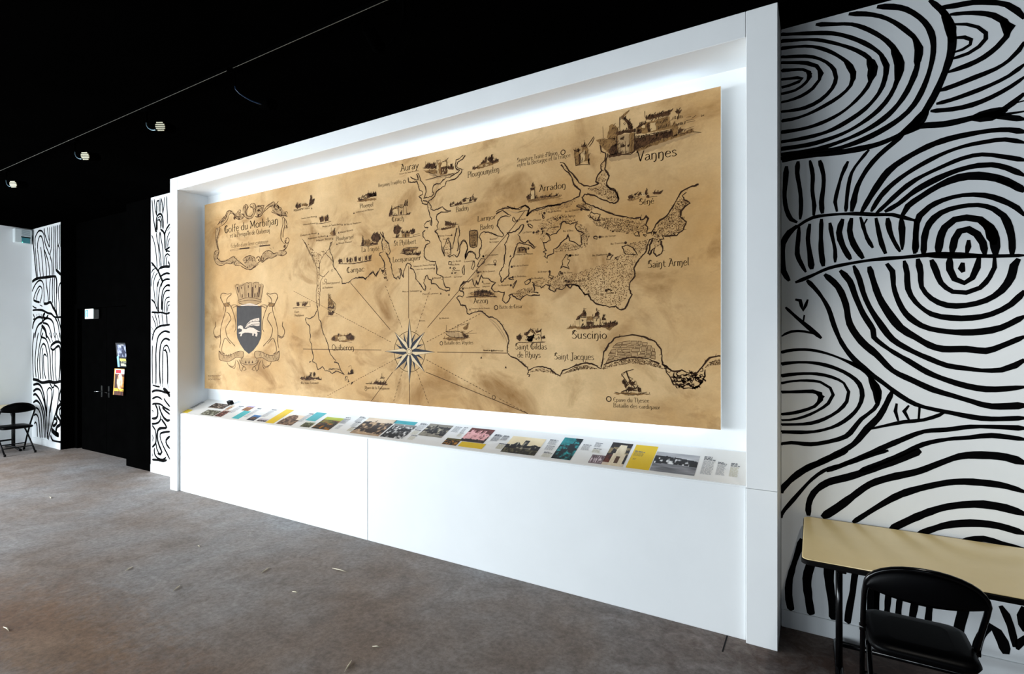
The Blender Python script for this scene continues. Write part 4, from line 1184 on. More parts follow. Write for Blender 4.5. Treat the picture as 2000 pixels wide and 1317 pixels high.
for a in [('Ploemel', 702.5, 407, 729.5, 403, 8.5), ('Plouharnel', 656, 470.5, 691, 465.5, 7.5), ('Carnac', 677, 533.5, 712, 530, 11), ('La Trinité', 706, 492.5, 741, 490, 9.5), ('Quiberon', 648, 684.5, 692, 684.5, 11.5),
          ('Auray', 782, 335.5, 818, 328.7, 14), ('Plougoumelen', 913.3, 347.7, 975.5, 335.5, 12), ('Crach', 765.3, 433.5, 789.6, 430.5, 9.5), ('Baden', 890.5, 414.5, 915.6, 410, 10), ('Larmor', 932.3, 433.5, 968.7, 427.4, 10),
          ('Baden', 937.6, 449.4, 964.2, 445, 10), ('St Philibert', 769, 480.5, 813, 476, 10), ('Locmariaquer', 766.8, 513, 822.2, 507.7, 10), ('Arzon', 924.8, 593, 953.7, 591.6, 10.5), ('Saint Gildas', 1006, 682.7, 1068.3, 682.7, 12),
          ('de Rhuys', 1010.6, 698.7, 1056, 699, 12), ('Saint Jacques', 1082.3, 702.2, 1160.4, 703.3, 13), ('Suscinio', 1116.4, 661.5, 1185.7, 662, 16), ('Saint Armel', 1264.8, 523.8, 1346.7, 518, 15), ('Séné', 1248, 400.5, 1277.7, 397.5, 12),
          ('Arradon', 1052.7, 374.8, 1105.6, 367, 13), ('Vannes', 1243.2, 316.4, 1322.5, 304.3, 20)]: text(*a)
for a in [('Benjamin Franklin', 738.7, 366, 784.3, 357.5, 7), ('Butte de César', 975, 603.5, 1020.5, 602, 7.5), ("Signature Traité d'Union", 1009.8, 317.5, 1089, 302, 8.5), ('entre la Bretagne et la France', 1009.8, 326.8, 1114.4, 306.5, 8.5),
          ('Bataille des Vénètes', 867.6, 673.5, 924.5, 672.6, 7.5), ('Epave du Thesee', 1197.8, 784.7, 1268.2, 787, 8.5), ('Bataille des cardinaux', 1197.8, 795.7, 1289, 800, 8.5)]: text(*a, M_INK, .08, 'small_lettering', None, .42)
def small(crop, s, x0, y0, x1, y1, h):
    ox, oy, k = crop.o; text(s, ox + x0 / k, oy + y0 / k, ox + x1 / k, oy + y1 / k, h / k, M_INKL, .1, 'small_lettering')
for a in [('Les Logoden', 1225, 112, 1435, 95, 24), ('Ile du Drenec', 1490, 112, 1710, 75, 24), ('Ile Irus', 1450, 190, 1640, 165, 26), ('Ile Berder', 830, 225, 935, 212, 22), ("Ile d'Ilaour", 975, 240, 1150, 222, 24), ('Ile Holavre', 1180, 345, 1400, 322, 26),
          ('La Pierre', 885, 410, 1015, 395, 24), ("Ile d'Arz", 1460, 390, 1610, 380, 26), ('Ile Ilur', 1575, 735, 1690, 725, 24), ('Ile de la Pierre', 750, 890, 970, 872, 24), ('Ile Brannec', 1100, 975, 1245, 960, 24), ('Ile Iluric', 1470, 985, 1600, 978, 24),
          ('Ile Govihan', 1005, 1068, 1180, 1055, 26), ('Ile aux oiseaux', 1570, 1105, 1790, 1090, 26), ('Le Stibiden', 755, 1040, 935, 1030, 22), ('La Grande', 530, 1165, 695, 1155, 22), ('Er Lannic', 350, 735, 540, 718, 22), ('Gavrinis', 415, 505, 520, 492, 22),
          ('Ile Longue', 410, 548, 545, 535, 22), ('Le Chenal', 340, 870, 480, 860, 20), ('Ile de la Jument', 270, 970, 490, 955, 22), ('Dolmen du Menez', 770, 725, 1035, 708, 24), ('Port Navalo', 320, 1140, 420, 1132, 20), ('Bilgroix', 310, 1180, 415, 1172, 20), ('Cairn du Petit Mont', 45, 1200, 270, 1190, 20)]: small(Fc, *a)
for a in [('Ile de Lerne', 375, 530, 520, 515, 18), ('Ile Tascon', 468, 600, 600, 585, 17), ('Ile Bailleron', 288, 715, 440, 700, 18), ('Ile de Boëdic', 355, 360, 495, 342, 18), ('Ile des oeufs', 318, 1095, 495, 1085, 16)]: small(I, *a)
for a in [('Alignement de Kermario', 1048, 248, 1230, 215, 20), ('Tumulus Saint Michel', 1128, 335, 1290, 308, 16), ('Dolmen de Crucuno', 1155, 402, 1295, 382, 16), ('Menhirs de Sainte Barbe', 1370, 425, 1580, 395, 18), ('Site de Rondossec', 1640, 402, 1805, 375, 18), ('Mané Croch', 1565, 490, 1715, 460, 18),
          ('Dolmen de Mané', 1125, 525, 1305, 495, 18), ('Alignements du Moulin', 1205, 560, 1410, 525, 18), ('Mané Bras', 1300, 582, 1470, 555, 18), ('Mané Remor', 1550, 612, 1700, 590, 18), ('Le Bourgnouret', 1370, 1062, 1565, 1048, 24), ('de Penthièvre', 1370, 1110, 1490, 1100, 20), ('Kerlescan et Menec', 1735, 265, 1945, 228, 18)]: small(A, *a)
for a in [('Fort', 1060, 410, 1110, 405, 24), ('Penthièvre', 1060, 450, 1165, 445, 26), ('Château Turpault', 1130, 1200, 1330, 1200, 24)]: small(B, *a)
for a in [('Dolmen des Pierres Plates', 705, 475, 970, 450, 20), ('Table des Marchands', 735, 515, 965, 495, 18), ('Mané Rutual', 975, 625, 1195, 605, 18), ('Men er Letionnec', 565, 800, 790, 785, 20), ('Pierres plates', 825, 832, 1030, 820, 20), ('Er Grah', 1215, 412, 1320, 400, 18), ('Men Guen', 1190, 455, 1300, 445, 20), ('Ile Radenec', 1205, 530, 1310, 520, 18),
          ('Le Large', 1230, 612, 1335, 600, 18), ('Ile Meaban', 1040, 1145, 1165, 1135, 20), ('Buissons', 785, 1170, 860, 1170, 16), ('Champ Tossen', 1030, 80, 1200, 70, 16), ('Cromlech', 1090, 125, 1180, 112, 16), ('Lanester', 1360, 412, 1490, 400, 18)]: small(Dd, *a)
for a in [('Phare de la Teignouse', 528, 912, 805, 922, 30), ('Houat et Hoedic', 1850, 490, 1995, 495, 18)]: small(E, *a)
small(G, 'Dolmen de la Pointe', 265, 425, 505, 418, 20); small(G, 'Ilot et Baleine', 420, 960, 680, 965, 18); small(C, 'Benoit de Saint Goustan', 528, 338, 775, 290, 16)
# town dots, rings and dolmen marks
mb = None
class _Marks:
    def __enter__(self): self.m = MB(); return self.m
    def __exit__(self, *e): ink('place_mark', self.m, M_INK)
for s in '808,230 952,242 1195,120 1420,185 1155,345 1040,398 1560,728 728,888 1268,955 1445,982 990,1070 1540,1100 740,1038 715,1152 322,738 492,855 255,968'.split():
    with _Marks() as mb: SM.disc(mb, uvs(Fc, s)[0], .0095, .0009, 12)
for s in '362,523 617,580 457,692 348,355 425,1052 68,706 180,250'.split():
    with _Marks() as mb: SM.disc(mb, uvs(I, s)[0], .010, .0009, 12)
for s in '1182,483 1205,552 1605,335'.split():
    with _Marks() as mb: SM.disc(mb, uvs(Dd, s)[0], .008, .0009, 12)
for crop, s in ((Fc, '708,735 312,1100 30,1200'), (Dd, '975,445 975,490 958,620 805,785 1060,815 1200,60 1345,745 1165,828'), (A, '1250,212 1300,305 1310,380 1590,395 1622,393 1552,483 1325,495 1425,522 1485,552 1532,612 1722,265'), (G, '250,425 395,1045 710,1170 530,955')):
    for q in s.split():
        c = uvs(crop, q)[0]
        with _Marks() as mb: SM.poly(mb, [(c[0] - .009, c[1] - .008), (c[0] + .009, c[1] - .008), (c[0], c[1] + .011)], .0009)
for crop, s, r_, w in ((J, '950,862', .0175, .0065), (C, '590,428', .014, .0045), (Hh, '498,580', .0175, .006), (G, '585,402', .0165, .0065), (E, '1383,405', .0150, .005), (Fc, '488,812', .0125, .004), (A, '1405,1018', .015, .004), (A, '1478,905', .010, .003), (E, '1968,1008', .015, .004), (E, '540,922', .012, .003)):
    c = uvs(crop, s)[0]
    with _Marks() as mb: SM.ribbon(mb, [(c[0] + r_ * math.cos(k * math.pi / 12), c[1] + r_ * math.sin(k * math.pi / 12)) for k in range(25)], w, .0009, smooth=False, taper=False)

# ---- pen drawings of buildings, stones and boats
def in_poly(P, x, y):
    c = False; j = len(P) - 1
    for i_ in range(len(P)):
        if (P[i_][1] > y) != (P[j][1] > y) and x < (P[j][0] - P[i_][0]) * (y - P[i_][1]) / (P[j][1] - P[i_][1]) + P[i_][0]: c = not c
        j = i_
    return c
def scribble(mb, P, dens, w, lift, slant):
    """short pen strokes that fill an outline"""
    xs_ = [p[0] for p in P]; ys_ = [p[1] for p in P]; ar = (max(xs_) - min(xs_)) * (max(ys_) - min(ys_))
    n = min(160, int(ar * dens) + 4); k = 0; t = 0
    while k < n and t < n * 6:
        t += 1
        x, y = random.uniform(min(xs_), max(xs_)), random.uniform(min(ys_), max(ys_))
        l = random.uniform(.008, .026); an = slant + random.uniform(-.5, .5)
        q = (x + l * math.cos(an), y + l * math.sin(an))
        if in_poly(P, x, y):
            SM.ribbon(mb, [(x, y), ((x + q[0]) / 2 + random.uniform(-.003, .003), (y + q[1]) / 2 + random.uniform(-.003, .003)), q], w * random.uniform(.6, 1.2), lift, smooth=False); k += 1
def drawing(name, crop, data, label):
    """lines 'kind|points': f dark fill, w wash fill, p pale wash, c cream, l pen line (width in mm after the letter)"""
    B_ = {k: MB() for k in 'fwpclm'}
    for line in data.strip().splitlines():
        line = line.strip()
        if not line: continue
        k, p = line.split('|'); P = uvs(crop, p)
        if k[0] in 'lm': SM.ribbon(B_[k[0]], P, float(k[1:] or 5) / 1000, .0018, jit=.35, step=.02)
        elif k[0] == 's':                                   # s: hatch, short pen marks between two points
            n = int(k[1:] or 8); h = P[2][1] - P[0][1] if len(P) > 2 else .02
            for j in range(n):
                t = (j + .5) / n; q = (P[0][0] + (P[1][0] - P[0][0]) * t + random.uniform(-.004, .004), P[0][1] + (P[1][1] - P[0][1]) * t)
                SM.ribbon(B_['l'], [q, (q[0] + random.uniform(-.006, .006), q[1] + h * random.uniform(.7, 1))], .004, .0018, smooth=False)
        else:
            SM.poly(B_[k[0]], rough(P + [P[0]], .012, .0045)[:-1], {'f': .0014, 'w': .0009, 'p': .0007, 'c': .0016}[k[0]])
            if k[0] == 'f': scribble(B_['l'], P, 5200, .0042, .0019, 1.1)
            if k[0] == 'w': scribble(B_['m'], P, 2600, .0032, .0012, .9)
    root = empty(name, (0, 0, 0)); root.parent = mp
    root['label'] = label
    for k, mm_, nm in (('p', M_WASHP, 'pale_wash'), ('w', M_WASH, 'wash'), ('f', M_INKM, 'ink_fill'), ('c', M_PAPER, 'paper_highlight'), ('l', M_INK, 'pen_line'), ('m', M_INKM, 'fine_line')):
        if k == 'f' and name in ('menhir_drawing', 'dolmen_drawing', 'village_drawing', 'fort_drawing', 'tree_village_drawing', 'house_drawing', 'church_drawing'):
            for f_ in B_[k].f:
                one = MB(); one.face([B_[k].v[q] for q in f_]); ink(nm, one, mm_, None, root)
        elif B_[k].f: ink(nm, B_[k], mm_, None, root)
drawing('castle_drawing', Hh, '''
p|880,620;960,600;1120,590;1300,500;1500,440;1720,400;1500,480;1300,560;1100,640;920,660
w|885,450;910,345;940,330;985,360;985,440;950,470
w|790,470;960,450;975,520;960,570;900,590;840,530
p|975,430;1130,405;1128,575;1060,597;990,590;972,520
w|1085,415;1132,405;1128,575;1090,590
w|972,440;985,440;990,588;976,570
l6|975,430;972,520;990,590;1060,598;1128,575;1132,405
s7|990,585;1080,590;990,560
m4|1010,500;1012,585
m4|1050,480;1052,592
f|1130,455;1470,385;1475,432;1320,480;1150,560;1122,578
l4|1150,445;1300,412;1465,378
f|900,560;950,510;975,520;980,588;920,610
s12|1150,560;1460,440;1150,530
w|1140,545;1300,480;1480,430;1640,370;1660,400;1480,460;1300,520;1150,580
f|900,600;975,590;1060,598;1130,575;1000,612;900,630
f|968,398;1100,375;1142,372;1140,402;1060,408;975,430
f|1035,275;1110,335;1112,375;1085,372;1070,330;1030,300
c|1002,380;1002,290;1040,278;1068,335;1068,372
l6|1002,385;1002,280;1005,262
l6|1000,290;1040,272;1110,335
l5|1045,315;1055,325;1045,335;1036,325;1045,315
w|1010,275;1030,245;1075,205;1085,215;1050,250;1030,275
f|1228,268;1300,245;1462,208;1476,195;1445,245;1300,280;1235,296
w|1145,360;1250,310;1440,262;1450,300;1455,370;1280,405;1150,420
f|1148,370;1180,330;1240,310;1230,330;1180,360
f|1240,330;1262,322;1268,400;1250,405
f|1150,380;1190,375;1195,410;1150,420
c|1272,320;1320,312;1322,385;1275,395
c|1190,345;1225,335;1225,360;1195,370
l6|1222,215;1225,270
s10|1270,300;1440,262;1270,282
s9|1330,380;1440,350;1330,350
s8|1340,330;1430,305;1340,300
f|1490,215;1520,205;1545,235;1520,240
l7|1525,235;1515,290
s10|1465,290;1560,275;1465,260
s10|1510,345;1585,330;1510,315
w|1458,345;1487,312;1518,345;1510,430;1465,440
p|1470,350;1490,330;1492,435;1468,435
f|1520,380;1570,370;1540,410;1515,425
l5|1590,270;1635,262
l5|1590,300;1660,285
l4|1640,280;1680,250
l4|1595,315;1670,300
l6|1735,258;1750,248
l4|1725,245;1728,265
f|1022,445;1040,440;1040,470;1022,474
f|1022,510;1042,505;1042,535;1024,540
c|1030,442;1032,472;1028,472
f|1005,465;1012,463;1012,472;1005,474
f|1008,528;1015,526;1015,536;1008,538
f|1070,525;1078,522;1078,534;1070,536
s16|980,420;1130,392;980,405
l4|1085,440;1085,580
l4|1110,430;1108,575
l4|1530,420;1640,400;1725,405
l3|1560,385;1660,350
m4|850,350;855,440''', 'ink drawing of a walled castle with a round tower')
drawing('gate_tower_drawing', Hh, '''
w|590,550;640,575;650,640;650,690;610,700
w|665,530;700,515;720,560;725,650;690,665;670,640
c|655,600;690,560;690,650;655,670
f|590,550;640,570;640,585;595,565
f|640,590;652,600;652,680;640,690
f|715,640;740,690;720,680
f|655,530;685,505;710,520;690,535
l5|685,470;688,510
l6|715,520;745,480;770,440
l5|730,530;760,490;775,450
f|650,650;670,635;672,670;650,680
s6|670,600;715,590;670,570
l5|610,700;660,690;740,690
l6|600,560;612,700''', 'ink drawing of a ruined gate tower')
drawing('bridge_castle_drawing', C, '''
p|830,280;1000,270;1050,340;1240,310;1230,345;1000,390;860,410;960,370
w|850,285;1000,275;1010,330;900,320
w|1010,190;1060,180;1140,160;1145,320;1060,345;1015,300
f|865,205;985,195;1000,245;870,245
f|830,245;1005,248;1005,262;830,262
f|1060,250;1135,245;1140,320;1065,335
c|1015,190;1035,215;1035,330;1015,300
c|1075,180;1130,170;1135,230;1065,240
l6|1010,150;1012,230
l6|1135,150;1138,240
l5|1010,155;1060,150
l5|1070,180;1130,155;1160,120
l5|865,165;868,205
f|1150,235;1185,225;1230,250;1225,270;1150,265
f|1190,200;1200,195;1210,240;1190,240
c|1080,265;1090,260;1095,320;1085,325
c|1105,260;1115,258;1120,315;1110,318
l5|865,408;960,385;1060,355;1120,350;1230,320
l4|880,300;1000,345;1010,365
l4|960,350;1060,365
s10|880,240;980,240;880,210''', 'ink drawing of a fortified bridge')
drawing('village_drawing', C, '''
f|1460,270;1490,245;1535,245;1530,260;1480,275
w|1500,240;1570,200;1690,180;1800,160;1790,185;1690,225;1540,265
f|1575,185;1620,165;1640,185;1580,200
f|1625,130;1640,125;1645,180;1628,180
f|1660,140;1720,95;1730,150;1800,155;1730,200;1690,180
f|1705,95;1715,95;1720,160;1705,160
s10|1540,255;1690,215;1540,230
c|1550,225;1600,210;1605,235;1555,245
c|1630,205;1670,195;1675,215;1635,225
l5|1740,130;1790,140;1805,175''', 'ink drawing of a village among trees')
drawing('village_drawing', C, '''
w|-20,680;60,650;230,640;235,662;60,690
f|-10,650;40,625;100,600;130,575;160,590;220,570;232,610;180,620;90,650;10,680
c|20,640;110,605;115,640;30,655
l4|128,540;130,640
f|135,590;225,568;232,612;150,625''', 'ink drawing of a village with a spire')
drawing('church_drawing', C, '''
f|392,870;410,800;430,750;440,860
f|585,740;600,680;608,740
f|615,740;625,650;635,740
c|440,800;500,770;515,850;440,860
w|430,800;440,775;500,760;520,770;450,800
l5|515,740;520,855
l5|580,740;580,850
l5|610,735;622,850
l5|445,780;510,745;560,770;585,740
f|540,815;560,815;560,855;540,855
f|615,845;665,835;660,850;615,860
f|450,850;500,845;495,865;445,868
l4|390,875;520,860;665,848
s5|515,760;580,755;515,720''', 'ink drawing of a church with twin spires')
drawing('farmhouse_drawing', C, '''
f|450,1060;460,1010;510,995;550,1020;545,1070;500,1110;460,1095
f|550,1065;600,1085;660,1070;670,1045;680,1065;660,1095;560,1095
f|690,1050;725,1040;735,1080;700,1110;670,1090
c|535,1080;540,1040;560,1090;560,1140;530,1140
w|560,1095;660,1095;660,1140;560,1145
f|480,1130;520,1120;515,1150;480,1150
f|600,1110;612,1108;612,1145;600,1145
l6|495,1100;490,1145
l5|705,1105;705,1140
l4|440,1150;560,1150;700,1140;800,1115
l4|700,1120;790,1095''', 'ink drawing of a farmhouse between trees')
drawing('village_drawing', C, '''
f|1175,720;1195,705;1195,740;1175,750
f|1210,695;1225,690;1225,720;1210,725
f|1235,715;1330,695;1330,715;1240,735
f|1340,660;1365,650;1390,670;1370,690;1345,690
f|1425,660;1445,640;1450,685;1430,690
f|1465,615;1472,615;1480,665;1465,665
f|1485,665;1500,650;1515,675;1485,680
c|1390,670;1425,655;1425,690;1395,695
l5|1180,750;1330,720;1515,680
l5|1330,670;1360,645;1410,650;1440,630''', 'ink drawing of a row of houses')
drawing('lighthouse_drawing', Hh, '''
w|180,985;250,975;330,985;480,965;470,980;330,1000;190,1030
f|170,975;200,960;215,995;180,1000
c|215,925;245,922;248,990;212,995
f|210,895;245,890;248,915;208,918
f|218,868;240,866;242,885;216,888
l6|213,920;210,995
l6|246,915;248,992
l5|225,850;232,868
f|245,985;270,975;275,990;250,995
f|290,975;420,965;480,965;420,975;300,985
l4|190,1010;330,1000
l4|455,995;495,990''', 'ink drawing of a lighthouse')
drawing('village_drawing', I, '''
f|640,120;665,110;690,125;680,140;650,140
f|700,105;720,90;722,110;705,115
f|740,95;760,90;760,108;740,112
f|815,60;822,52;832,90;820,115;812,100
c|770,90;810,80;812,110;775,118
f|880,85;920,80;970,65;968,95;900,105
f|825,115;850,120;840,135;820,130
w|630,150;720,140;760,125;740,145;690,165;640,165
l5|650,140;740,120
l5|840,130;930,120
s6|740,115;815,105;740,95''', 'ink drawing of a hamlet')
drawing('castle_drawing', J, '''
w|565,240;600,215;660,215;700,225;800,215;860,210;930,215;980,180;1030,200;980,230;960,255;900,225;720,245;640,235
f|690,230;740,215;850,205;900,195;960,185;1000,180;1030,200;960,225;850,225;740,240
c|650,170;690,150;755,150;755,215;700,222;655,215
c|810,155;872,150;872,205;812,208
c|885,170;925,168;925,205;885,205
f|700,125;727,70;750,125;725,120
f|822,135;843,80;868,135;843,130
f|882,165;903,122;925,165;903,160
f|655,160;685,120;700,140;695,165
w|755,130;810,128;815,165;760,165
f|755,180;810,178;810,200;770,205;757,205
l6|695,135;755,140
l6|815,145;872,142
l4|690,150;695,220
l4|755,150;755,215
l4|812,150;812,205
l4|873,148;873,205
l4|650,170;652,215
l3|727,72;727,55;755,60
l3|843,82;843,70;870,78
l3|903,122;905,115;925,118
f|712,165;717,165;717,180;712,180
f|712,205;717,205;717,218;712,218
f|838,165;842,165;842,178;838,178
s8|700,140;750,140;700,125
s6|815,148;870,146;815,135''', 'ink drawing of a castle with pointed towers')
drawing('house_drawing', J, '''
p|140,360;240,345;390,350;380,362;240,365
c|180,320;210,310;345,270;350,352;190,358
f|195,290;225,265;250,265;215,300
f|290,255;350,252;352,275;310,275
w|215,300;258,240;300,290;275,300
c|228,300;258,260;290,295;275,350;230,352
f|130,300;165,295;180,315;160,345;130,325
f|210,315;225,310;225,355;205,350
f|355,310;370,305;385,325;350,330
l5|257,230;257,245
l6|215,300;258,242;305,295
l4|300,295;345,292;350,350
l4|350,272;350,350
f|232,320;240,320;240,335;232,335
f|255,318;262,318;262,332;255,332
f|280,318;287,318;287,332;280,332
f|300,325;306,325;306,340;300,340
f|325,320;331,320;331,338;325,338
l5|140,358;260,360;385,355
l4|270,240;300,238''', 'ink drawing of a gabled abbey')
drawing('wreck_drawing', J, '''
w|990,815;1080,800;1200,810;1320,815;1240,830;1120,825
f|1065,700;1095,710;1120,740;1100,770;1085,740
f|1130,700;1165,710;1190,740;1150,740;1125,715
f|1205,770;1225,762;1235,790;1220,805;1205,795
l8|1105,610;1120,660;1150,720;1180,760
l6|1060,640;1095,690;1130,740
l5|1060,640;1110,615;1170,600
l5|1110,610;1060,660
l5|1120,660;1165,685
l5|1190,700;1205,760
l6|1100,800;1130,760;1190,770;1210,740
l6|1060,800;1120,780;1200,790
s10|1100,800;1220,790;1100,760
f|1110,770;1150,760;1180,780;1130,795
l4|1000,800;1080,815;1150,805
l4|1090,825;1180,830
l4|1230,800;1320,825
l4|1120,830;1240,815;1290,800''', 'ink drawing of a sinking ship')
drawing('galley_drawing', E, '''
w|1400,350;1500,330;1620,350;1700,340;1640,365;1480,375
p|1430,265;1640,300;1660,340;1480,330
w|1600,260;1640,290;1680,330;1640,345;1610,300
f|1630,290;1660,320;1680,345;1640,345;1625,320
w|1620,230;1690,185;1680,240;1640,260
l4|1565,200;1570,320
l4|1440,200;1435,280
l4|1430,280;1560,270;1640,300
l5|1430,290;1480,330;1650,345
l4|1560,200;1700,185
l4|1660,300;1780,290
l4|1640,310;1730,260
l4|1400,355;1500,365
l4|1540,350;1640,360
m3|1465,260;1700,170
s7|1450,290;1560,285;1450,265''', 'ink drawing of an ancient galley')
drawing('sailing_ship_drawing', B, '''
w|1430,260;1445,190;1470,260;1500,320;1440,330
f|1435,400;1500,395;1490,435;1440,435
f|1430,340;1500,335;1505,360;1430,360
l5|1440,190;1435,400
l5|1430,200;1480,300
l4|1470,260;1520,320;1500,400
l5|1425,370;1510,355
l4|1415,445;1540,440
s6|1430,330;1500,325;1430,290
s6|1435,390;1500,385;1435,360''', 'ink drawing of a sailing ship')
drawing('town_drawing', B, '''
w|1460,700;1500,660;1560,655;1640,650;1690,640;1730,690;1720,715;1600,735;1480,720
f|1630,660;1680,640;1725,680;1720,710;1650,705
f|1475,690;1500,670;1520,690;1510,715;1480,712
c|1540,680;1580,665;1630,665;1640,705;1560,720
f|1535,655;1555,650;1550,670
l5|1560,670;1640,665
l5|1555,720;1700,735
s8|1550,715;1640,705;1550,680''', 'ink drawing of a town between trees')
drawing('fort_drawing', B, '''
f|1080,300;1110,290;1115,330;1085,330
f|1145,300;1210,295;1180,330;1145,330
c|1115,295;1145,300;1145,330;1115,330
l5|1080,290;1240,285
l5|1230,290;1235,330
l5|1040,355;1140,345;1240,335
l4|1080,365;1200,360''', 'ink drawing of a low fort')
drawing('islet_castle_drawing', B, '''
f|1115,1140;1180,1130;1220,1110;1250,1130;1340,1140;1365,1160;1290,1150;1200,1160;1130,1150
f|1225,1120;1240,1070;1250,1120
f|1265,1120;1275,1065;1290,1110
c|1240,1090;1270,1080;1270,1120;1240,1120
l5|1225,1070;1260,1075
l4|1150,1165;1300,1165
s6|1225,1120;1300,1115;1225,1075''', 'ink drawing of a castle on a rock')
drawing('sailing_boat_drawing', B, '''
f|1680,1060;1695,1035;1715,1080;1690,1085
l4|1690,990;1695,1085
l4|1660,1010;1690,990
l4|1640,1100;1720,1085
f|1650,1085;1720,1075;1710,1090;1660,1095''', 'ink drawing of a small sailing boat')
drawing('beacon_drawing', E, '''
f|535,855;620,850;660,825;690,840;740,840;780,870;700,870;640,860
c|705,800;740,800;742,840;705,835
l6|720,740;720,800
f|700,795;742,792;742,802;700,804
s6|660,850;760,855;660,825
l4|600,860;780,872''', 'ink drawing of a beacon on rocks')
drawing('dolmen_drawing', Dd, '''
w|560,260;640,230;775,220;760,245;700,265;600,275
f|555,265;600,250;700,255;690,270;600,280
f|585,280;605,275;605,310;590,310
f|690,275;705,270;705,300;690,300
f|530,298;620,300;700,310;800,300;780,320;640,318
f|720,290;790,285;810,300;750,310
l5|560,258;620,225;775,218''', 'ink drawing of a dolmen')
drawing('barrow_drawing', G, '''
w|190,268;300,245;430,240;600,262;480,275;300,275
f|300,210;340,190;440,185;500,205;545,230;420,220;330,222
w|230,235;340,200;520,205;570,240;430,250
f|300,235;360,225;360,245;300,245
f|380,228;430,225;430,245;380,245
f|450,235;540,230;545,242;450,245
l5|200,268;400,255;600,265
l4|230,220;420,180;540,225''', 'ink drawing of a burial mound')
drawing('barrow_drawing', C, '''
w|1030,1045;1110,1020;1260,1000;1230,1020;1080,1050
f|1115,960;1160,955;1230,975;1215,995;1120,990
w|1120,940;1230,970;1290,975;1180,1000;1110,990
l5|1110,935;1225,975;1290,975
f|1060,1040;1150,1020;1220,1010;1180,1030;1080,1048''', 'ink drawing of a passage grave')
drawing('carved_slab_drawing', Fc, '''
w|122,378;230,372;235,500;225,600;140,605;128,500
l7|122,378;230,372;236,500;225,600;140,605;126,500;122,378
l4|150,410;200,400;215,440;170,450;150,430
l4|165,420;195,418
l4|150,470;205,465;200,510;155,520
l4|150,540;210,535;205,580;155,585
s8|140,600;225,590;140,560
s8|135,460;230,455;135,420''', 'ink drawing of a carved stone slab')
drawing('dolmen_drawing', Fc, '''
w|820,620;930,615;935,690;800,690
f|830,640;850,640;845,670;830,670
f|860,640;905,635;900,660;870,665
f|915,640;935,680;920,685
l6|810,640;820,618;900,612;930,650;940,685
l5|795,692;940,690''', 'ink drawing of a dolmen')
drawing('menhir_drawing', A, '''
w|1545,830;1720,825;1920,790;1900,805;1700,835
f|1550,785;1585,775;1590,815;1555,825
f|1640,775;1655,765;1660,815;1640,815
f|1670,780;1690,770;1690,815;1675,815
f|1730,755;1748,750;1750,805;1732,805
f|1775,770;1790,760;1795,800;1778,800
f|1850,760;1860,745;1868,790;1850,795
f|1885,745;1915,735;1910,780;1890,790
l6|1545,830;1700,830;1915,790
s12|1600,815;1880,790;1600,760
l6|1700,770;1715,815''', 'ink drawing of a row of standing stones')
drawing('tree_village_drawing', A, '''
f|1910,540;1935,500;1975,485;2010,500;2020,550;1985,590;1930,580
f|1805,630;1820,530;1830,560;1835,630
w|1835,570;1890,560;1920,600;1900,630;1840,625
f|1900,600;1990,598;1985,615;1905,622
s6|1835,625;1900,620;1835,570
l4|1815,510;1820,545
l5|1790,632;1900,630;1985,612''', 'ink drawing of a village beside a big tree')
drawing('tree_village_drawing', A, '''
f|1215,180;1235,100;1230,70;1250,65;1255,120;1285,115;1270,155;1225,185
f|1070,200;1085,150;1100,180;1120,150;1130,200;1090,215
w|1130,185;1180,150;1215,175;1200,190
s10|1060,210;1200,185;1060,160
l4|1050,230;1200,200;1280,150''', 'ink drawing of standing figures')
drawing('dolmen_drawing', A, '''
f|1340,320;1380,310;1385,360;1345,370
f|1400,310;1430,300;1440,355;1400,360
w|1330,310;1430,300;1440,330;1340,345
l5|1320,385;1400,375;1470,355''', 'ink drawing of two stones')
drawing('church_drawing', A, '''
f|1485,465;1505,445;1515,510;1490,515
w|1450,490;1485,455;1515,500;1500,515;1470,510
l4|1468,420;1472,480
l5|1450,515;1530,515''', 'ink drawing of a chapel')
for crop, data in ((A, '1480,575;1485,545'),): pass

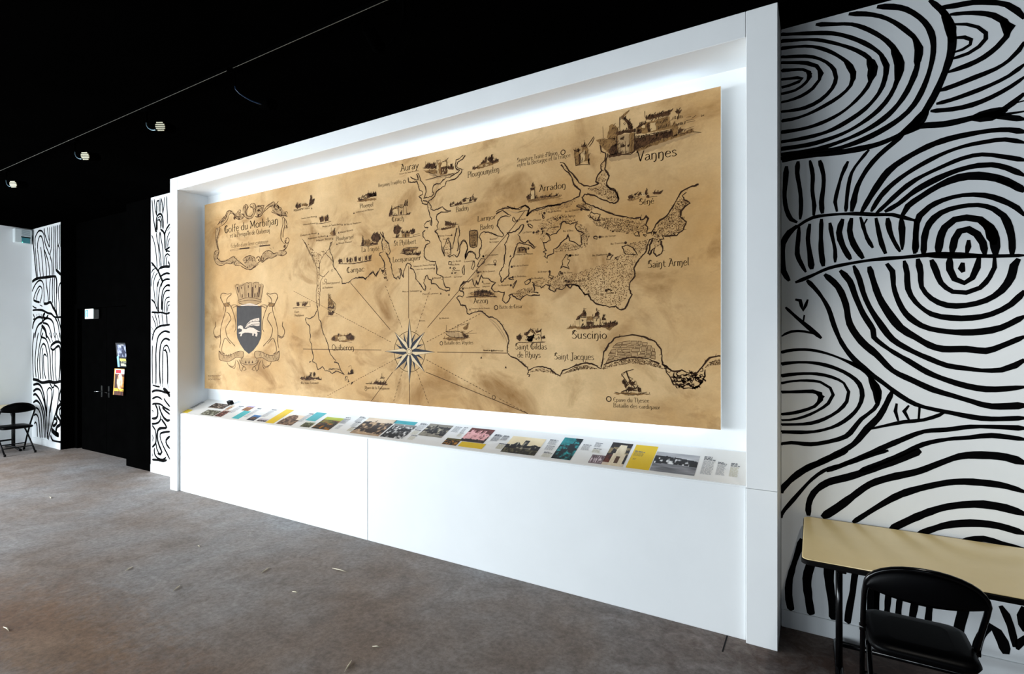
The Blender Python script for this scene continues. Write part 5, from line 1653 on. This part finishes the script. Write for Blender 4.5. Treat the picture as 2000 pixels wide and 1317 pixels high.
# ---- title cartouche
mb = MB(); mw = MB()
for line in '''230,430;215,480;195,560;205,640;215,700;200,760;230,800;290,800;340,770;380,745
185,430;178,500;190,600;205,680;175,690;160,740;170,800;200,840;250,850;300,825;350,830;380,800
225,420;270,390;310,340;330,280;370,270;420,330;470,330;495,300;470,270
200,400;240,340;290,290;310,245;350,240;400,290;440,310;450,260;420,250
240,400;250,360;290,340;270,310
220,380;260,340;300,310
490,190;520,170;540,200;520,240;530,290;570,300;600,260;590,200;560,190;580,160;610,160;630,200;620,250;600,300;560,330;510,310;485,260;490,190
500,200;515,190;510,250;530,310
640,180;680,190;700,230;690,270;650,280;640,240;670,230;680,250
620,300;650,310;690,290;720,240;740,200;790,160;830,140;850,170;880,130
700,270;740,230;790,190;830,190;850,230;880,210;870,180;850,200
800,250;840,270;880,290;910,300;920,270;900,230;870,200
810,230;860,270;910,290;960,290;980,260;960,250;950,290;980,300
930,310;960,340;975,400;960,430;980,430;965,400
920,310;930,380;915,450;905,530;920,580;950,610
945,330;950,400;935,470;930,540
950,560;985,540;1000,570;985,600;955,600;950,575;975,565
940,630;960,620;955,670;930,690;960,690;970,710;930,740;870,730
990,600;970,650;930,680;880,690
870,700;830,720;790,690;740,690;700,730;690,790;710,800;715,770
860,740;800,770;770,760;730,790;700,815;680,790;690,740
380,750;420,790;470,830;520,870;560,895;600,870;640,830;680,800
390,810;400,850;450,850;500,880;560,900;600,880;660,830
480,790;510,760;560,740;610,760;620,790
490,800;520,790;520,820;500,820
520,770;530,800;560,760;560,800;590,770;590,810
630,770;660,750;680,790;660,810
420,260;440,230;460,240;450,270
620,200;660,190;720,180;700,210
860,170;890,200;910,210;900,240'''.splitlines(): SM.ribbon(mb, uvs(A, line), .0075, .0016, jit=.5, step=.015)
for line in ('185,430 225,430 215,480 205,560 210,640 190,680 175,560', '240,400 300,330 320,270 360,260 430,330 480,320 470,280 420,250 390,280 350,240 310,250 280,300 220,370', '490,190 540,170 530,290 570,300 600,250 590,170 630,180 620,270 560,330 500,300',
             '640,190 710,180 720,230 690,280 640,300 620,260', '740,200 830,140 880,180 960,280 980,300 920,310 840,270 790,190', '690,790 700,730 740,690 830,720 870,700 930,690 960,700 930,740 860,740 780,770 710,810', '480,790 560,740 620,780 640,820 560,890 510,850', '170,690 215,700 205,770 240,800 340,770 380,750 470,830 400,850 350,830 200,840 165,790'):
    SM.poly(mw, uvs(A, line), .0008); scribble(mb, uvs(A, line), 900, .0042, .0016, .6)
# dark accents in the scrollwork
for s, r_ in (('660,235', .016), ('390,320', .02), ('440,330', .014), ('840,180', .014), ('880,195', .012), ('540,200', .01), ('575,200', .01), ('945,640', .014), ('200,770', .012), ('655,295', .016), ('955,270', .012), ('300,300', .012), ('195,440', .012), ('535,870', .010), ('660,790', .012), ('960,590', .01)):
    SM.disc(mb, uvs(A, s)[0], r_, .0016, 7)
car = ink('title_cartouche', mb, M_INKM, 'scrolled frame around the map title'); ink('scroll_wash', mw, M_WASHP, None, car)
text('Golfe du Morbihan', 438, 456, 544, 437, 14.5, M_INK, .09, 'title_lettering', car)
text("et la Presqu'île de Quiberon", 449.5, 464.5, 527.5, 454, 9, M_INKM, .09, 'title_lettering', car)
text("Echelle d'une lieue commune", 451, 484.5, 524, 475, 8, M_INKL, .07, 'title_lettering', car)
mb = MB()
for a_, b_ in (('445,672 445,658', '555,648 555,660'), ('668,642 668,628', '788,615 788,628')):
    SM.poly(mb, uvs(A, a_ + ' ' + b_), .0012)
for line in '340,690;445,672 340,678;445,660 340,678;340,690 445,660;555,647 445,672;555,660 555,660;668,641 555,647;668,628 668,650;668,705 780,650;800,670 820,640;820,665'.split(): SM.ribbon(mb, uvs(A, line), .004, .0012, smooth=False)
ink('scale_bar', mb, M_INK, None, car)

# ---- coat of arms
mb = MB(); mir = lambda s: [(1104 - p[0], p[1]) for p in pts(s)]
def Bp(P): return [SM.un(390 + p[0] / 5.714, 540 + p[1] / 5.714) for p in P]
SM.poly(mb, Bp(pts('415,330 690,330 690,640 682,690 650,760 600,825 550,865 500,825 455,760 422,690 415,640')), .0014)
arms = ink('coat_of_arms', mb, M_SHIELD, 'coat of arms with dark shield, two hounds and a battlement crown')
mb = MB()
SM.poly(mb, Bp(pts('426,578 432,555 455,545 480,555 488,585 520,588 560,568 600,575 640,600 680,622 640,618 648,640 640,672 622,668 626,645 606,636 604,662 588,662 590,636 545,628 505,628 478,640 468,668 452,668 460,640 440,640 436,630 470,615 474,592 446,580 430,585')), .0018)
SM.poly(mb, Bp(pts('508,575 530,530 570,490 610,475 664,462 668,492 655,500 672,515 668,552 640,555 600,545 560,555 530,575')), .0018)
ink('ermine', mb, M_ERM, 'pale running ermine on the shield', arms)
mb = MB()
for s in '515,565;560,515;660,500 520,575;580,540;668,530'.split(): SM.ribbon(mb, Bp(pts(s)), .006, .0022)
for s in ('590,500', '620,490', '645,480', '560,525'): SM.disc(mb, Bp(pts(s))[0], .006, .0022, 6)
ink('ermine_marks', mb, M_SHIELD, None, arms)
# hounds
body = '300,290 345,330 380,420 400,500 402,590 385,620 380,560 350,480 300,560 290,600 310,680 350,730 395,780 345,755 290,690 265,730 245,830 285,870 250,858 222,800 235,720 230,640 240,560 260,480 285,400 290,340 262,300 240,250 236,232 236,208 252,190 280,190 318,200 350,186 356,196 340,214 316,234 303,256'
for f_ in (pts, mir):
    mb = MB()
    for s in (body.split('385,620')[0] + '385,620', '350,480 300,560 290,600 310,680 350,730 395,780', '345,755 290,690 265,730 245,830 285,870', '222,800 235,720 230,640 240,560 260,480 285,400 290,340 262,300 240,250 236,232 236,208 252,190 280,190 318,200 350,186 356,196 340,214 316,234 303,256 300,290',
              '235,655 185,675 155,630 165,580 182,555 175,505', '235,670 190,688 160,665', '350,340 365,322 400,320 455,345', '370,355 400,335 450,345', '240,210 230,240 245,265', '262,305 335,290', '270,335 330,335', '290,215 296,212', '265,345 262,380', '300,400 330,420 350,480'):
        SM.ribbon(mb, Bp(f_(s)), .0068, .0018, jit=.3)
    hd = ink('hound', mb, M_INKM, None, arms)
    mb = MB(); SM.poly(mb, Bp(f_('262,305 335,290 330,338 270,335')), .0016); ink('collar', mb, M_WASH, None, hd)
# battlement crown
mb = MB(); SM.poly(mb, Bp(pts('398,105 430,95 480,80 560,68 640,72 712,105 690,260 670,300 560,322 450,302 428,265')), .0009); cr = ink('crown', mb, M_WASHP, None, arms)
mb = MB()
for s in '''398,105;415,180;440,265;430,285;455,305
712,105;700,180;682,262;688,285;670,300
428,270;500,245;560,240;620,245;684,262
440,300;500,318;560,322;620,318;670,298
440,285;560,265;680,282
400,110;410,95;435,92;440,110;500,90;500,75
515,110;515,75;530,68;545,78;560,66;578,68;580,110
600,95;605,70;640,65;660,72;660,95
680,110;685,85;705,88;712,105
440,110;450,180;470,245
500,100;505,180;505,240
515,110;520,180;520,240
580,110;578,180;575,240
600,100;598,180;595,242
660,100;652,180;640,248
680,110;670,180;660,250'''.splitlines(): SM.ribbon(mb, Bp(pts(s)), .0055, .0018, jit=.3)
for s in ('470,200 480,200 484,238 474,238', '540,185 552,185 552,232 542,232', '612,190 624,190 622,235 610,235', '460,115 470,115 472,140 464,140', '540,100 548,100 548,128 540,128', '620,100 630,100 628,128 620,128', '415,120 428,118 440,180 430,182', '640,180 648,180 642,235 634,235', '585,120 597,120 594,235 582,235', '664,120 676,120 662,230 652,232'):
    SM.poly(mb, Bp(pts(s)), .0016)
ink('crown_lines', mb, M_INKM, None, cr)
mb = MB(); SM.poly(mb, Bp(pts('450,322 560,300 660,322 640,332 470,332')), .0013); ink('crown_lining', mb, M_ERM, None, cr)
# ribbon with the motto
ml_ = '215,830 222,925 275,945 340,945 410,905 478,912 490,845 430,838 330,880 250,872'
mb = MB(); SM.poly(mb, Bp(pts(ml_)), .0008); SM.poly(mb, Bp(mir(ml_)), .0008); SM.poly(mb, Bp(pts('455,930 470,915 640,915 652,930 640,965 600,985 510,985 465,965')), .0008)
rb = ink('ribbon', mb, M_WASHP, None, arms); mb = MB()
for f_ in (pts, mir):
    for s in (ml_ + ' 215,830', '305,945 320,990 380,1005 400,960 400,930', '330,1005 390,1025 400,985', '415,935 440,980 450,1040 470,1060 480,1020 500,1000', '440,930 470,990 500,1010 520,1040 490,1050', '215,830 250,858 275,870', '455,930 465,965 510,985 552,988', '475,900 465,930 480,950'):
        SM.ribbon(mb, Bp(f_(s)), .0055, .0018, jit=.3)
for s in ('515,935 505,970 525,970', '552,935 542,972 562,972', '590,935 580,970 600,970'): SM.poly(mb, Bp(pts(s)), .0016)
ink('ribbon_outline', mb, M_INKM, None, rb)
for (s, x0, y0, x1, y1) in (('A MA VIE', 255, 925, 440, 885), ('A MA VIE', 660, 890, 890, 950)):
    text(s, 390 + x0 / 5.714, 540 + y0 / 5.714, 390 + x1 / 5.714, 540 + y1 / 5.714, 7.5, M_INKM, .06, 'motto', rb, .45)
# small signature block low in the corner
mb = MB(); rnd = random.Random(5)
for k, (x0, x1, y) in enumerate(((95, 235, 1108), (95, 225, 1122), (98, 238, 1138), (98, 232, 1155))):
    x = x0
    while x < x1:
        w = rnd.uniform(6, 16); SM.ribbon(mb, Bp([(x, y + rnd.uniform(-2, 2)), (x + w / 2, y - 3), (x + w, y + rnd.uniform(-2, 2))]), .006, .001, step=.01); x += w + 3
ink('signature', mb, M_INKL)

# ================================================================== printed strip on the ledge
def ledge_uv(px, py):
    # meet the ray with the sloping plane through (LY0, LZ0) and (LY1, LZ1)
    r = ray(px, py); n = (-LDZ, LDY)
    t = ((LY0 + D) * n[0] + (LZ0 - H) * n[1]) / (r[1] * n[0] + r[2] * n[1])
    y = -D + r[1] * t; z = H + r[2] * t
    return (r[0] * t, (y - LY0) * LDY + (z - LZ0) * LDZ)
inf = empty('information_strip', ((NX0 + NX1) / 2, LY0, LZ0))
tag(inf, 'long printed strip of photographs and captions on the sloping white ledge', 'information strip')
icx = (NX0 + NX1) / 2
def l3(u, v, l): return (u - icx, v * LDY - l * LDZ, v * LDZ + l * LDY)
SL = Sheet(ledge_uv, l3)
m = MB(); a0, a1 = NX0 + .02, NX1 - .008
for q in ([(a0, .006, .0022), (a1, .006, .0022), (a1, LT - .012, .0022), (a0, LT - .012, .0022)], [(a0, .006, .0004), (a1, .006, .0004), (a1, .006, .0022), (a0, .006, .0022)],
          [(a1, .006, .0004), (a1, LT - .012, .0004), (a1, LT - .012, .0022), (a1, .006, .0022)]):
    m.face([l3(*p) for p in q])
m.build('printed_sheet', mat('off_white_print_sheet', (232, 228, 222), .5, noise=.01, nscale=6), inf)
K1 = Crop(340, 760, 5.556); K2 = Crop(660, 780, 5.882); K3 = Crop(950, 820, 6.897); K4 = Crop(1160, 820, 5.405)
def rect(crop, s):
    P = [ledge_uv(*p) for p in crop(s)]           # bottom-left, bottom-right, top-right, top-left
    u0 = (P[0][0] + P[3][0]) / 2; u1 = (P[1][0] + P[2][0]) / 2; v0 = (P[0][1] + P[1][1]) / 2; v1 = (P[2][1] + P[3][1]) / 2
    return u0, u1, max(v0, .012), min(v1, LT - .02)
def vn(x, y, s):
    """cheap value noise"""
    def h(i, j): return (math.sin(i * 127.1 + j * 311.7 + s * 74.7) * 43758.5453) % 1.0
    i, j = math.floor(x), math.floor(y); fx, fy = x - i, y - j; fx = fx * fx * (3 - 2 * fx); fy = fy * fy * (3 - 2 * fy)
    return (h(i, j) * (1 - fx) + h(i + 1, j) * fx) * (1 - fy) + (h(i, j + 1) * (1 - fx) + h(i + 1, j + 1) * fx) * fy
def fb(x, y, s): return .55 * vn(x, y, s) + .3 * vn(2.1 * x, 2.1 * y, s + 1) + .15 * vn(4.3 * x, 4.3 * y, s + 2)
def mixc(a, b, t): t = min(1, max(0, t)); return tuple(a[k] * (1 - t) + b[k] * t for k in range(3))
def picture(name, to3, u0, u1, v0, v1, lift, fn, parent, nx=44, ny=26, label=None, curl=None):
    """printed picture: grid of faces whose colours come from fn(x, y), x and y from 0 to 1"""
    me = bpy.data.meshes.new(name); V = []; Fc = []; C = []
    for j in range(ny + 1):
        for i in range(nx + 1):
            V.append(to3(u0 + (u1 - u0) * i / nx, v0 + (v1 - v0) * j / ny, lift + (curl(i / nx, j / ny) if curl else 0)))
    for j in range(ny):
        for i in range(nx):
            a = j * (nx + 1) + i; Fc.append((a, a + 1, a + nx + 2, a + nx + 1)); C.append(lin([min(255, max(0, q)) for q in fn((i + .5) / nx, (j + .5) / ny)]))
    me.from_pydata(V, [], Fc); me.materials.append(M_PRINT)
    at = me.attributes.new('print', 'FLOAT_COLOR', 'FACE')
    at.data.foreach_set('color', [q for c in C for q in (*c, 1.0)])
    o = bpy.data.objects.new(name, me); COL.objects.link(o); o.parent = parent
    if label: o['label'] = label
    return o
def townscape(s, sky, dark, lightc, horizon=.72, ground=.25, road=None, rough=.12):
    def fn(x, y):
        top = horizon + rough * (fb(x * 7, .5, s) - .4) + (.12 if abs(x - .28 - .1 * (s % 3)) < .025 else 0)
        if y > top: return mixc(sky, [c * .86 for c in sky], fb(x * 3, y * 3, s + 5))
        if y < ground * (1 - .6 * x) and road: return mixc(road, dark, .5 * fb(x * 9, y * 9, s))
        n = fb(x * 11, y * 9, s + 8)
        blocks = vn(math.floor(x * 13), math.floor(y * 8), s + 20)
        return mixc(dark, lightc, (n - .42) * 3.0 + (blocks - .6) * 1.1)
    return fn
def flat(c): return lambda x, y: c
photos = []
def photo(crop, s, fn, label, name='photograph', nx=44, ny=26, lift=.003):
    photos.append(picture(name, l3, *rect(crop, s), lift, fn, inf, nx, ny, label))
YEL = (228, 188, 30); TEA = (62, 160, 166)
photo(K1, '95,262;170,265;190,225;120,222', flat((236, 206, 70)), 'small yellow block', 'colour_block', 1, 1)
photo(K1, '375,210;555,218;600,168;430,155', townscape(1, (150, 130, 110), (52, 38, 30), (170, 150, 130), .95), 'brown photograph of standing stones', nx=30, ny=18)
photo(K1, '290,280;440,298;510,238;350,228', townscape(2, (170, 170, 150), (80, 76, 60), (190, 188, 168), 1.1), 'grey photograph of rocks', nx=30, ny=18)
photo(K1, '455,300;530,308;605,238;520,232', townscape(3, (200, 160, 140), (70, 45, 35), (170, 110, 100), .9), 'reddish photograph', nx=20, ny=18)
photo(K1, '565,228;600,232;652,182;612,178', townscape(4, (225, 200, 170), (150, 110, 80), (210, 180, 150), .7), None, nx=10, ny=16)
photo(K1, '640,322;720,332;815,245;745,235', flat((72, 176, 178)), 'teal block', 'colour_block', 1, 1)
photo(K1, '745,237;820,243;875,190;795,182', townscape(5, (190, 170, 200), (110, 60, 25), (225, 150, 70), .72), 'photograph of an orange house', nx=20, ny=18)
def boatpic(x, y):
    d = math.hypot((x - .5) / .3, (y - .42) / .25)
    if d < 1: return mixc((190, 120, 40), (40, 30, 25), fb(x * 14, y * 12, 4) * 1.4)
    return mixc((20, 28, 45), (60, 120, 180), (y - .35) * 1.6 + .3 * fb(x * 8, y * 8, 3))
photo(K1, '795,340;880,350;940,290;860,282', boatpic, 'dark blue photograph', nx=24, ny=20)
photo(K1, '900,352;1000,362;1030,328;930,320', townscape(6, (210, 200, 205), (60, 50, 50), (150, 140, 140), .5), 'small grey photograph', nx=24, ny=14)
photo(K1, '1025,372;1115,382;1270,228;1185,218', flat((232, 192, 30)), 'yellow block', 'colour_block', 1, 1)
def menhir(x, y):
    d = ((x - .42) / .34) ** 2 + ((y - .62) / .36) ** 2
    if y > .5 and d < 1 + .4 * (fb(x * 6, y * 6, 3) - .5): return mixc((62, 40, 26), (176, 130, 96), (fb(x * 8, y * 8, 6) - .35) * 1.8 + (y - .6))
    if y > .52: return (240, 216, 190)
    return mixc((58, 36, 26), (206, 166, 130), (fb(x * 9, y * 14, 9) - .3) * 1.6)
photo(K1, '1130,385;1300,403;1405,290;1230,275', menhir, 'sepia photograph of a dolmen')
photo(K1, '1380,412;1490,425;1520,365;1420,355', townscape(8, (196, 200, 170), (52, 50, 30), (140, 136, 90), .8), 'small green photograph', nx=26, ny=16)
photo(K1, '1445,345;1555,357;1635,265;1530,252', flat((78, 172, 176)), 'teal block', 'colour_block', 1, 1)
def land(x, y):
    if y > .78: return mixc((150, 160, 30), (196, 200, 60), y + .3 * fb(x * 4, y * 4, 2) - .5)
    n = fb(x * 7, y * 11, 5)
    c = mixc((28, 18, 8), (206, 128, 24), (n - .35) * 2.4)
    return mixc(c, (110, 120, 24), .6 if .5 < y and vn(x * 6, y * 9, 7) > .5 else 0)
photo(K1, '1510,430;1705,455;1825,322;1640,302', land, 'photograph of an ochre and green landscape')
photo(K2, '175,395;500,435;655,240;320,212', townscape(10, (240, 214, 184), (44, 28, 18), (206, 170, 130), .74, .2, (226, 190, 150)), 'sepia photograph of a riverside town', nx=64, ny=32)
photo(K2, '515,437;770,465;890,302;620,285', townscape(11, (150, 146, 140), (22, 20, 20), (226, 222, 216), .82, .06), 'black and white photograph of old houses', nx=52, ny=32)
photo(K2, '640,283;890,303;915,267;660,245', flat(TEA), 'teal block', 'colour_block', 1, 1)
photo(K2, '940,420;1215,450;1310,305;1040,283', townscape(13, (150, 140, 124), (32, 26, 20), (188, 176, 150), .8, .3, (170, 160, 140)), 'brown photograph of a street', nx=52, ny=30)
photo(K2, '1200,520;1370,540;1415,462;1250,447', townscape(14, (92, 84, 20), (22, 14, 8), (196, 130, 44), .78), 'dark photograph with yellow stones', nx=34, ny=18)
def castle(x, y):
    top = .84 + .04 * ((int(x * 30)) % 2)
    tower = any(abs(x - c) < w for c, w in ((.2, .09), (.46, .07), (.68, .06)))
    if y > (top if tower and y < .93 else .66): return mixc((70, 26, 20), (120, 50, 40), fb(x * 6, y * 6, 2))
    if y < .16 + .08 * fb(x * 8, 1, 3): return mixc((30, 14, 12), (150, 90, 80), (fb(x * 10, y * 10, 4) - .5) * 2)
    if x > .72 and fb(x * 8, y * 8, 5) > .45: return (50, 26, 18)
    return mixc((232, 168, 164), (120, 60, 56), (fb(x * 9, y * 5, 6) - .5) * 3)
photo(K2, '1420,487;1690,512;1795,355;1515,330', castle, 'photograph of a pink castle', nx=56, ny=30)
photo(K2, '1380,545;1660,578;1698,516;1418,490', flat(YEL), 'yellow block', 'colour_block', 1, 1)
def church(x, y):
    top = .5 + .13 * (fb(x * 9, .3, 4) - .5)
    for c, w, h in ((.3, .13, .22), (.82, .16, .12)): top = max(top, .48 + h * max(0, 1 - abs(x - c) / w))
    if abs(x - .53) < .065: top = max(top, .8)
    if y > top: return mixc((244, 224, 184), (226, 204, 160), fb(x * 3, y * 3, 2))
    if y < .28: return mixc((40, 34, 20), (150, 140, 100), (fb(x * 18, y * 8, 7) - .45) * 2)
    return mixc((16, 13, 10), (226, 212, 180), (vn(x * 16, y * 9, 9) - .62) * 3)
photo(K3, '220,440;675,495;785,265;330,222', church, 'sepia photograph of a church behind trees', nx=72, ny=36)
def tealpic(x, y):
    n = fb(x * 7, y * 10, 3)
    if y > .62 + .2 * x and x < .62: return mixc((40, 160, 160), (16, 96, 100), n)
    return mixc((4, 24, 28), (36, 170, 168), (n - .5) * 3.4)
photo(K3, '900,525;1160,557;1280,265;1030,240', tealpic, 'teal tinted photograph of a church spire', nx=40, ny=44)
def relief(x, y):
    if x < .07 or x > .93 or y < .1 or y > .9: return (120, 100, 100)
    return mixc((96, 76, 80), (222, 204, 206), (vn(x * 14, y * 4, 2) - .3) * 1.8)
photo(K3, '1380,590;1560,602;1600,490;1415,472', relief, 'small pinkish photograph of a carved relief', nx=32, ny=20)
def gate(x, y):
    w = .3 if y < .52 else .22 - .3 * max(0, y - .7)
    if abs(x - .6) < w and y < .9:
        if abs(x - .6) < .09 and .12 < y < .42: return (84, 56, 36)
        return mixc((244, 228, 196), (206, 184, 150), fb(x * 8, y * 6, 3))
    if y < .12: return (216, 196, 170)
    if .5 < y < .8 and fb(x * 4, y * 5, 8) > .42: return mixc((170, 150, 110), (110, 90, 60), fb(x * 9, y * 9, 1))
    if y < .45 and x < .35: return mixc((20, 10, 8), (120, 50, 30), fb(x * 9, y * 9, 2) * 1.2)
    return mixc((16, 12, 12), (50, 38, 30), fb(x * 7, y * 7, 4))
photo(K3, '1575,610;1860,645;1955,330;1680,308', gate, 'photograph of a floodlit stone gateway at night', nx=48, ny=44)
photo(K4, '355,512;600,542;660,290;430,265', flat(YEL), 'large yellow text block', 'colour_block', 1, 1)
def port(x, y):
    if y > .78 + .06 * fb(x * 8, .2, 3) - .18 * max(0, x - .3): return mixc((206, 204, 204), (150, 148, 150), fb(x * 3, y * 4, 2) + y - .8)
    if y > .42 - .08 * (x - .5) ** 2:
        return mixc((30, 28, 28), (240, 238, 236), (vn(x * 26, y * 9, 5) - .55) * 3.5 if y < .7 and x < .82 else (vn(x * 18, y * 14, 6) - .8) * 3)
    return mixc((74, 74, 78), (176, 174, 176), fb(x * 3, y * 14, 8) + .3 * (y - .2))
photo(K4, '605,545;1075,598;1108,385;650,340', port, 'black and white photograph of a harbour front', nx=80, ny=40)
# captions: rows of small grey type
M_TYPE = mat('grey_small_type', (176, 174, 174), .6, noise=.2, nscale=300)
M_TYPEB = mat('beige_small_type', (204, 196, 172), .6, noise=.2, nscale=300)
M_TYPED = mat('black_heading_type', (84, 84, 88), .6, noise=.2, nscale=300)
def caption(crop, s, rows, mm, dark=None, lift=.0032):
    u0, u1, v0, v1 = rect(crop, s); m = MB(); rnd = random.Random(rows * 31 + int(u0 * 1000))
    for k in range(rows):
        v = v1 - (v1 - v0) * (k + .5) / rows; h = (v1 - v0) / rows * .55; x = u0; e = u1 - (u1 - u0) * rnd.uniform(0, .14)
        while x < e - .004:
            w = rnd.uniform(.008, .024); w = min(w, e - x)
            SL.poly(m, [(x, v - h / 2), (x + w, v - h / 2), (x + w, v + h / 2), (x, v + h / 2)], lift); x += w + .0035
    o = m.build('caption', mm, inf)
    if dark:
        m = MB(); d = (v1 - v0) / rows
        for k in range(dark):
            v = v1 + d * (1.2 + 1.6 * k); e = u0 + (u1 - u0) * (1 if k == 0 else .7); x = u0
            while x < e:
                w = rnd.uniform(.01, .03); SL.poly(m, [(x, v - d * .5), (min(e, x + w), v - d * .5), (min(e, x + w), v + d * .5), (x, v + d * .5)], lift); x += w + .004
        m.build('heading', M_TYPED, o)
for crop, s, r, mm, d in [
    (K1, '190,215;250,220;300,140;255,135', 8, M_TYPED, None), (K1, '600,262;660,268;715,200;665,195', 8, M_TYPE, 1), (K1, '780,310;830,315;890,225;860,222', 9, M_TYPE, 1),
    (K1, '955,305;1010,312;1080,240;1030,236', 8, M_TYPE, 1), (K1, '1360,362;1410,366;1470,285;1425,280', 8, M_TYPE, 1), (K1, '1790,375;1850,380;1895,325;1845,320', 8, M_TYPE, 1),
    (K1, '1745,435;1790,440;1830,395;1790,390', 6, M_TYPE, None), (K1, '1880,460;1930,465;1955,420;1910,415', 6, M_TYPEB, None),
    (K2, '20,280;90,290;125,245;60,238', 8, M_TYPE, 1), (K2, '195,262;270,270;300,228;225,220', 7, M_TYPE, 2), (K2, '150,315;215,322;240,280;180,272', 6, M_TYPE, 1), (K2, '110,365;165,370;190,335;135,330', 5, M_TYPEB, 1),
    (K2, '895,345;985,355;1010,305;925,297', 7, M_TYPE, 2), (K2, '840,410;915,415;935,370;865,362', 6, M_TYPEB, 1), (K2, '805,468;875,472;895,432;825,425', 6, M_TYPEB, 1),
    (K2, '1305,380;1385,388;1415,335;1335,327', 8, M_TYPE, 1), (K2, '1415,378;1460,383;1480,340;1435,335', 7, M_TYPE, 1), (K2, '1365,432;1410,437;1430,400;1385,395', 6, M_TYPEB, 1),
    (K2, '1755,482;1845,490;1880,432;1790,425', 9, M_TYPE, 2), (K2, '1870,475;1935,482;1960,437;1895,430', 7, M_TYPE, 1), (K2, '1815,570;1885,580;1910,525;1840,518', 8, M_TYPEB, 1),
    (K3, '55,290;160,300;195,237;90,228', 9, M_TYPE, 2), (K3, '190,280;280,288;300,245;210,235', 7, M_TYPE, 1), (K3, '125,395;225,405;255,345;155,335', 8, M_TYPEB, 1),
    (K3, '820,338;940,350;965,298;845,288', 9, M_TYPE, 2), (K3, '780,410;895,420;920,375;800,362', 7, M_TYPE, 1), (K3, '740,505;860,515;875,468;760,455', 7, M_TYPEB, 2),
    (K3, '1265,412;1375,420;1415,358;1300,350', 9, M_TYPE, 1), (K3, '1450,370;1545,378;1565,335;1465,325', 7, M_TYPE, 1), (K3, '1420,445;1530,455;1545,408;1435,400', 7, M_TYPEB, 1),
    (K4, '1125,580;1250,590;1275,445;1150,432', 16, M_TYPE, 3), (K4, '1285,588;1380,594;1400,485;1300,474', 14, M_TYPE, 2), (K4, '1425,605;1520,614;1540,510;1440,500', 13, M_TYPEB, 3),
    (K4, '415,385;525,395;535,360;425,348', 6, mat('olive_type', (150, 120, 20), .6, noise=.1, nscale=200), 2), (K4, '405,425;445,428;450,412;412,408', 3, MATS['olive_type'], None)]:
    caption(crop, s, r, mm, d)

# ================================================================== posters curling off the dark doors
def poster_a(x, y):
    if x < .16 and y < .42 + .5 * x: return (130, 180, 220)
    if y > .93 or x < .1: return (20, 24, 30)
    if .89 < y < .93 and .42 < x < .78: return (220, 225, 230)
    if y > .42: return mixc((28, 34, 60), (196, 204, 226), (fb(x * 7, y * 8, 3) - .38) * 2.4)
    if .25 < y < .34 and .24 < x < .9 and vn(x * 18, y * 20, 2) > .3: return (226, 206, 96)
    if (.19 < y < .215 or .06 < y < .15) and .3 < x < .9 and vn(x * 20, y * 24, 4) > .4: return (200, 200, 160)
    return (22, 26, 40)
def poster_b(x, y):
    if y > .97 or x < .06: return (206, 150, 70)
    if .83 < y < .95 and .14 < x < .6: return (206, 36, 50)
    if y > .8: return (206, 196, 196)
    d = math.hypot((x - .55) / .28, (y - .52) / .3)
    if d < 1: return mixc((226, 190, 160), (120, 70, 40), (fb(x * 6, y * 6, 2) - .4) * 2)
    if x > .62 and .3 < y < .7: return mixc((236, 176, 60), (120, 70, 20), fb(x * 9, y * 9, 5) * 1.3)
    if .15 < y < .24 and vn(x * 16, y * 16, 6) > .3: return (250, 200, 50)
    return mixc((46, 18, 14), (150, 70, 40), (fb(x * 5, y * 5, 8) - .35) * 1.8)
for nm, (px0, py0, px1, py1), fn, lab, tilt in (('poster', (228, 670, 247, 718), poster_a, 'upper poster on the black door, blue picture with yellow title', .03), ('poster', (222.5, 720, 242, 773), poster_b, 'lower poster on the black door, orange and red with a figure', -.02)):
    x0, z1 = on_y(px0, py0, YD - .03); x1, z0 = on_y(px1, py1, YD - .03)
    root = empty(nm, ((x0 + x1) / 2, YD - .0, z0)); tag(root, lab, 'poster', 'posters on the dark door')
    cxp = (x0 + x1) / 2
    p3 = lambda u, v, l, z0=z0, cxp=cxp: (u - cxp, -l, v - z0)
    picture('printed_face', p3, x0, x1, z0, z1, .004, fn, root, 30, 40, curl=lambda a, b, t=tilt: .02 + .03 * (a - .5) ** 2 + t * (b - .5))
    picture('paper_back', p3, x0, x1, z0, z1, .003, flat((90, 90, 90)), root, 6, 6, curl=lambda a, b, t=tilt: .02 + .03 * (a - .5) ** 2 + t * (b - .5))
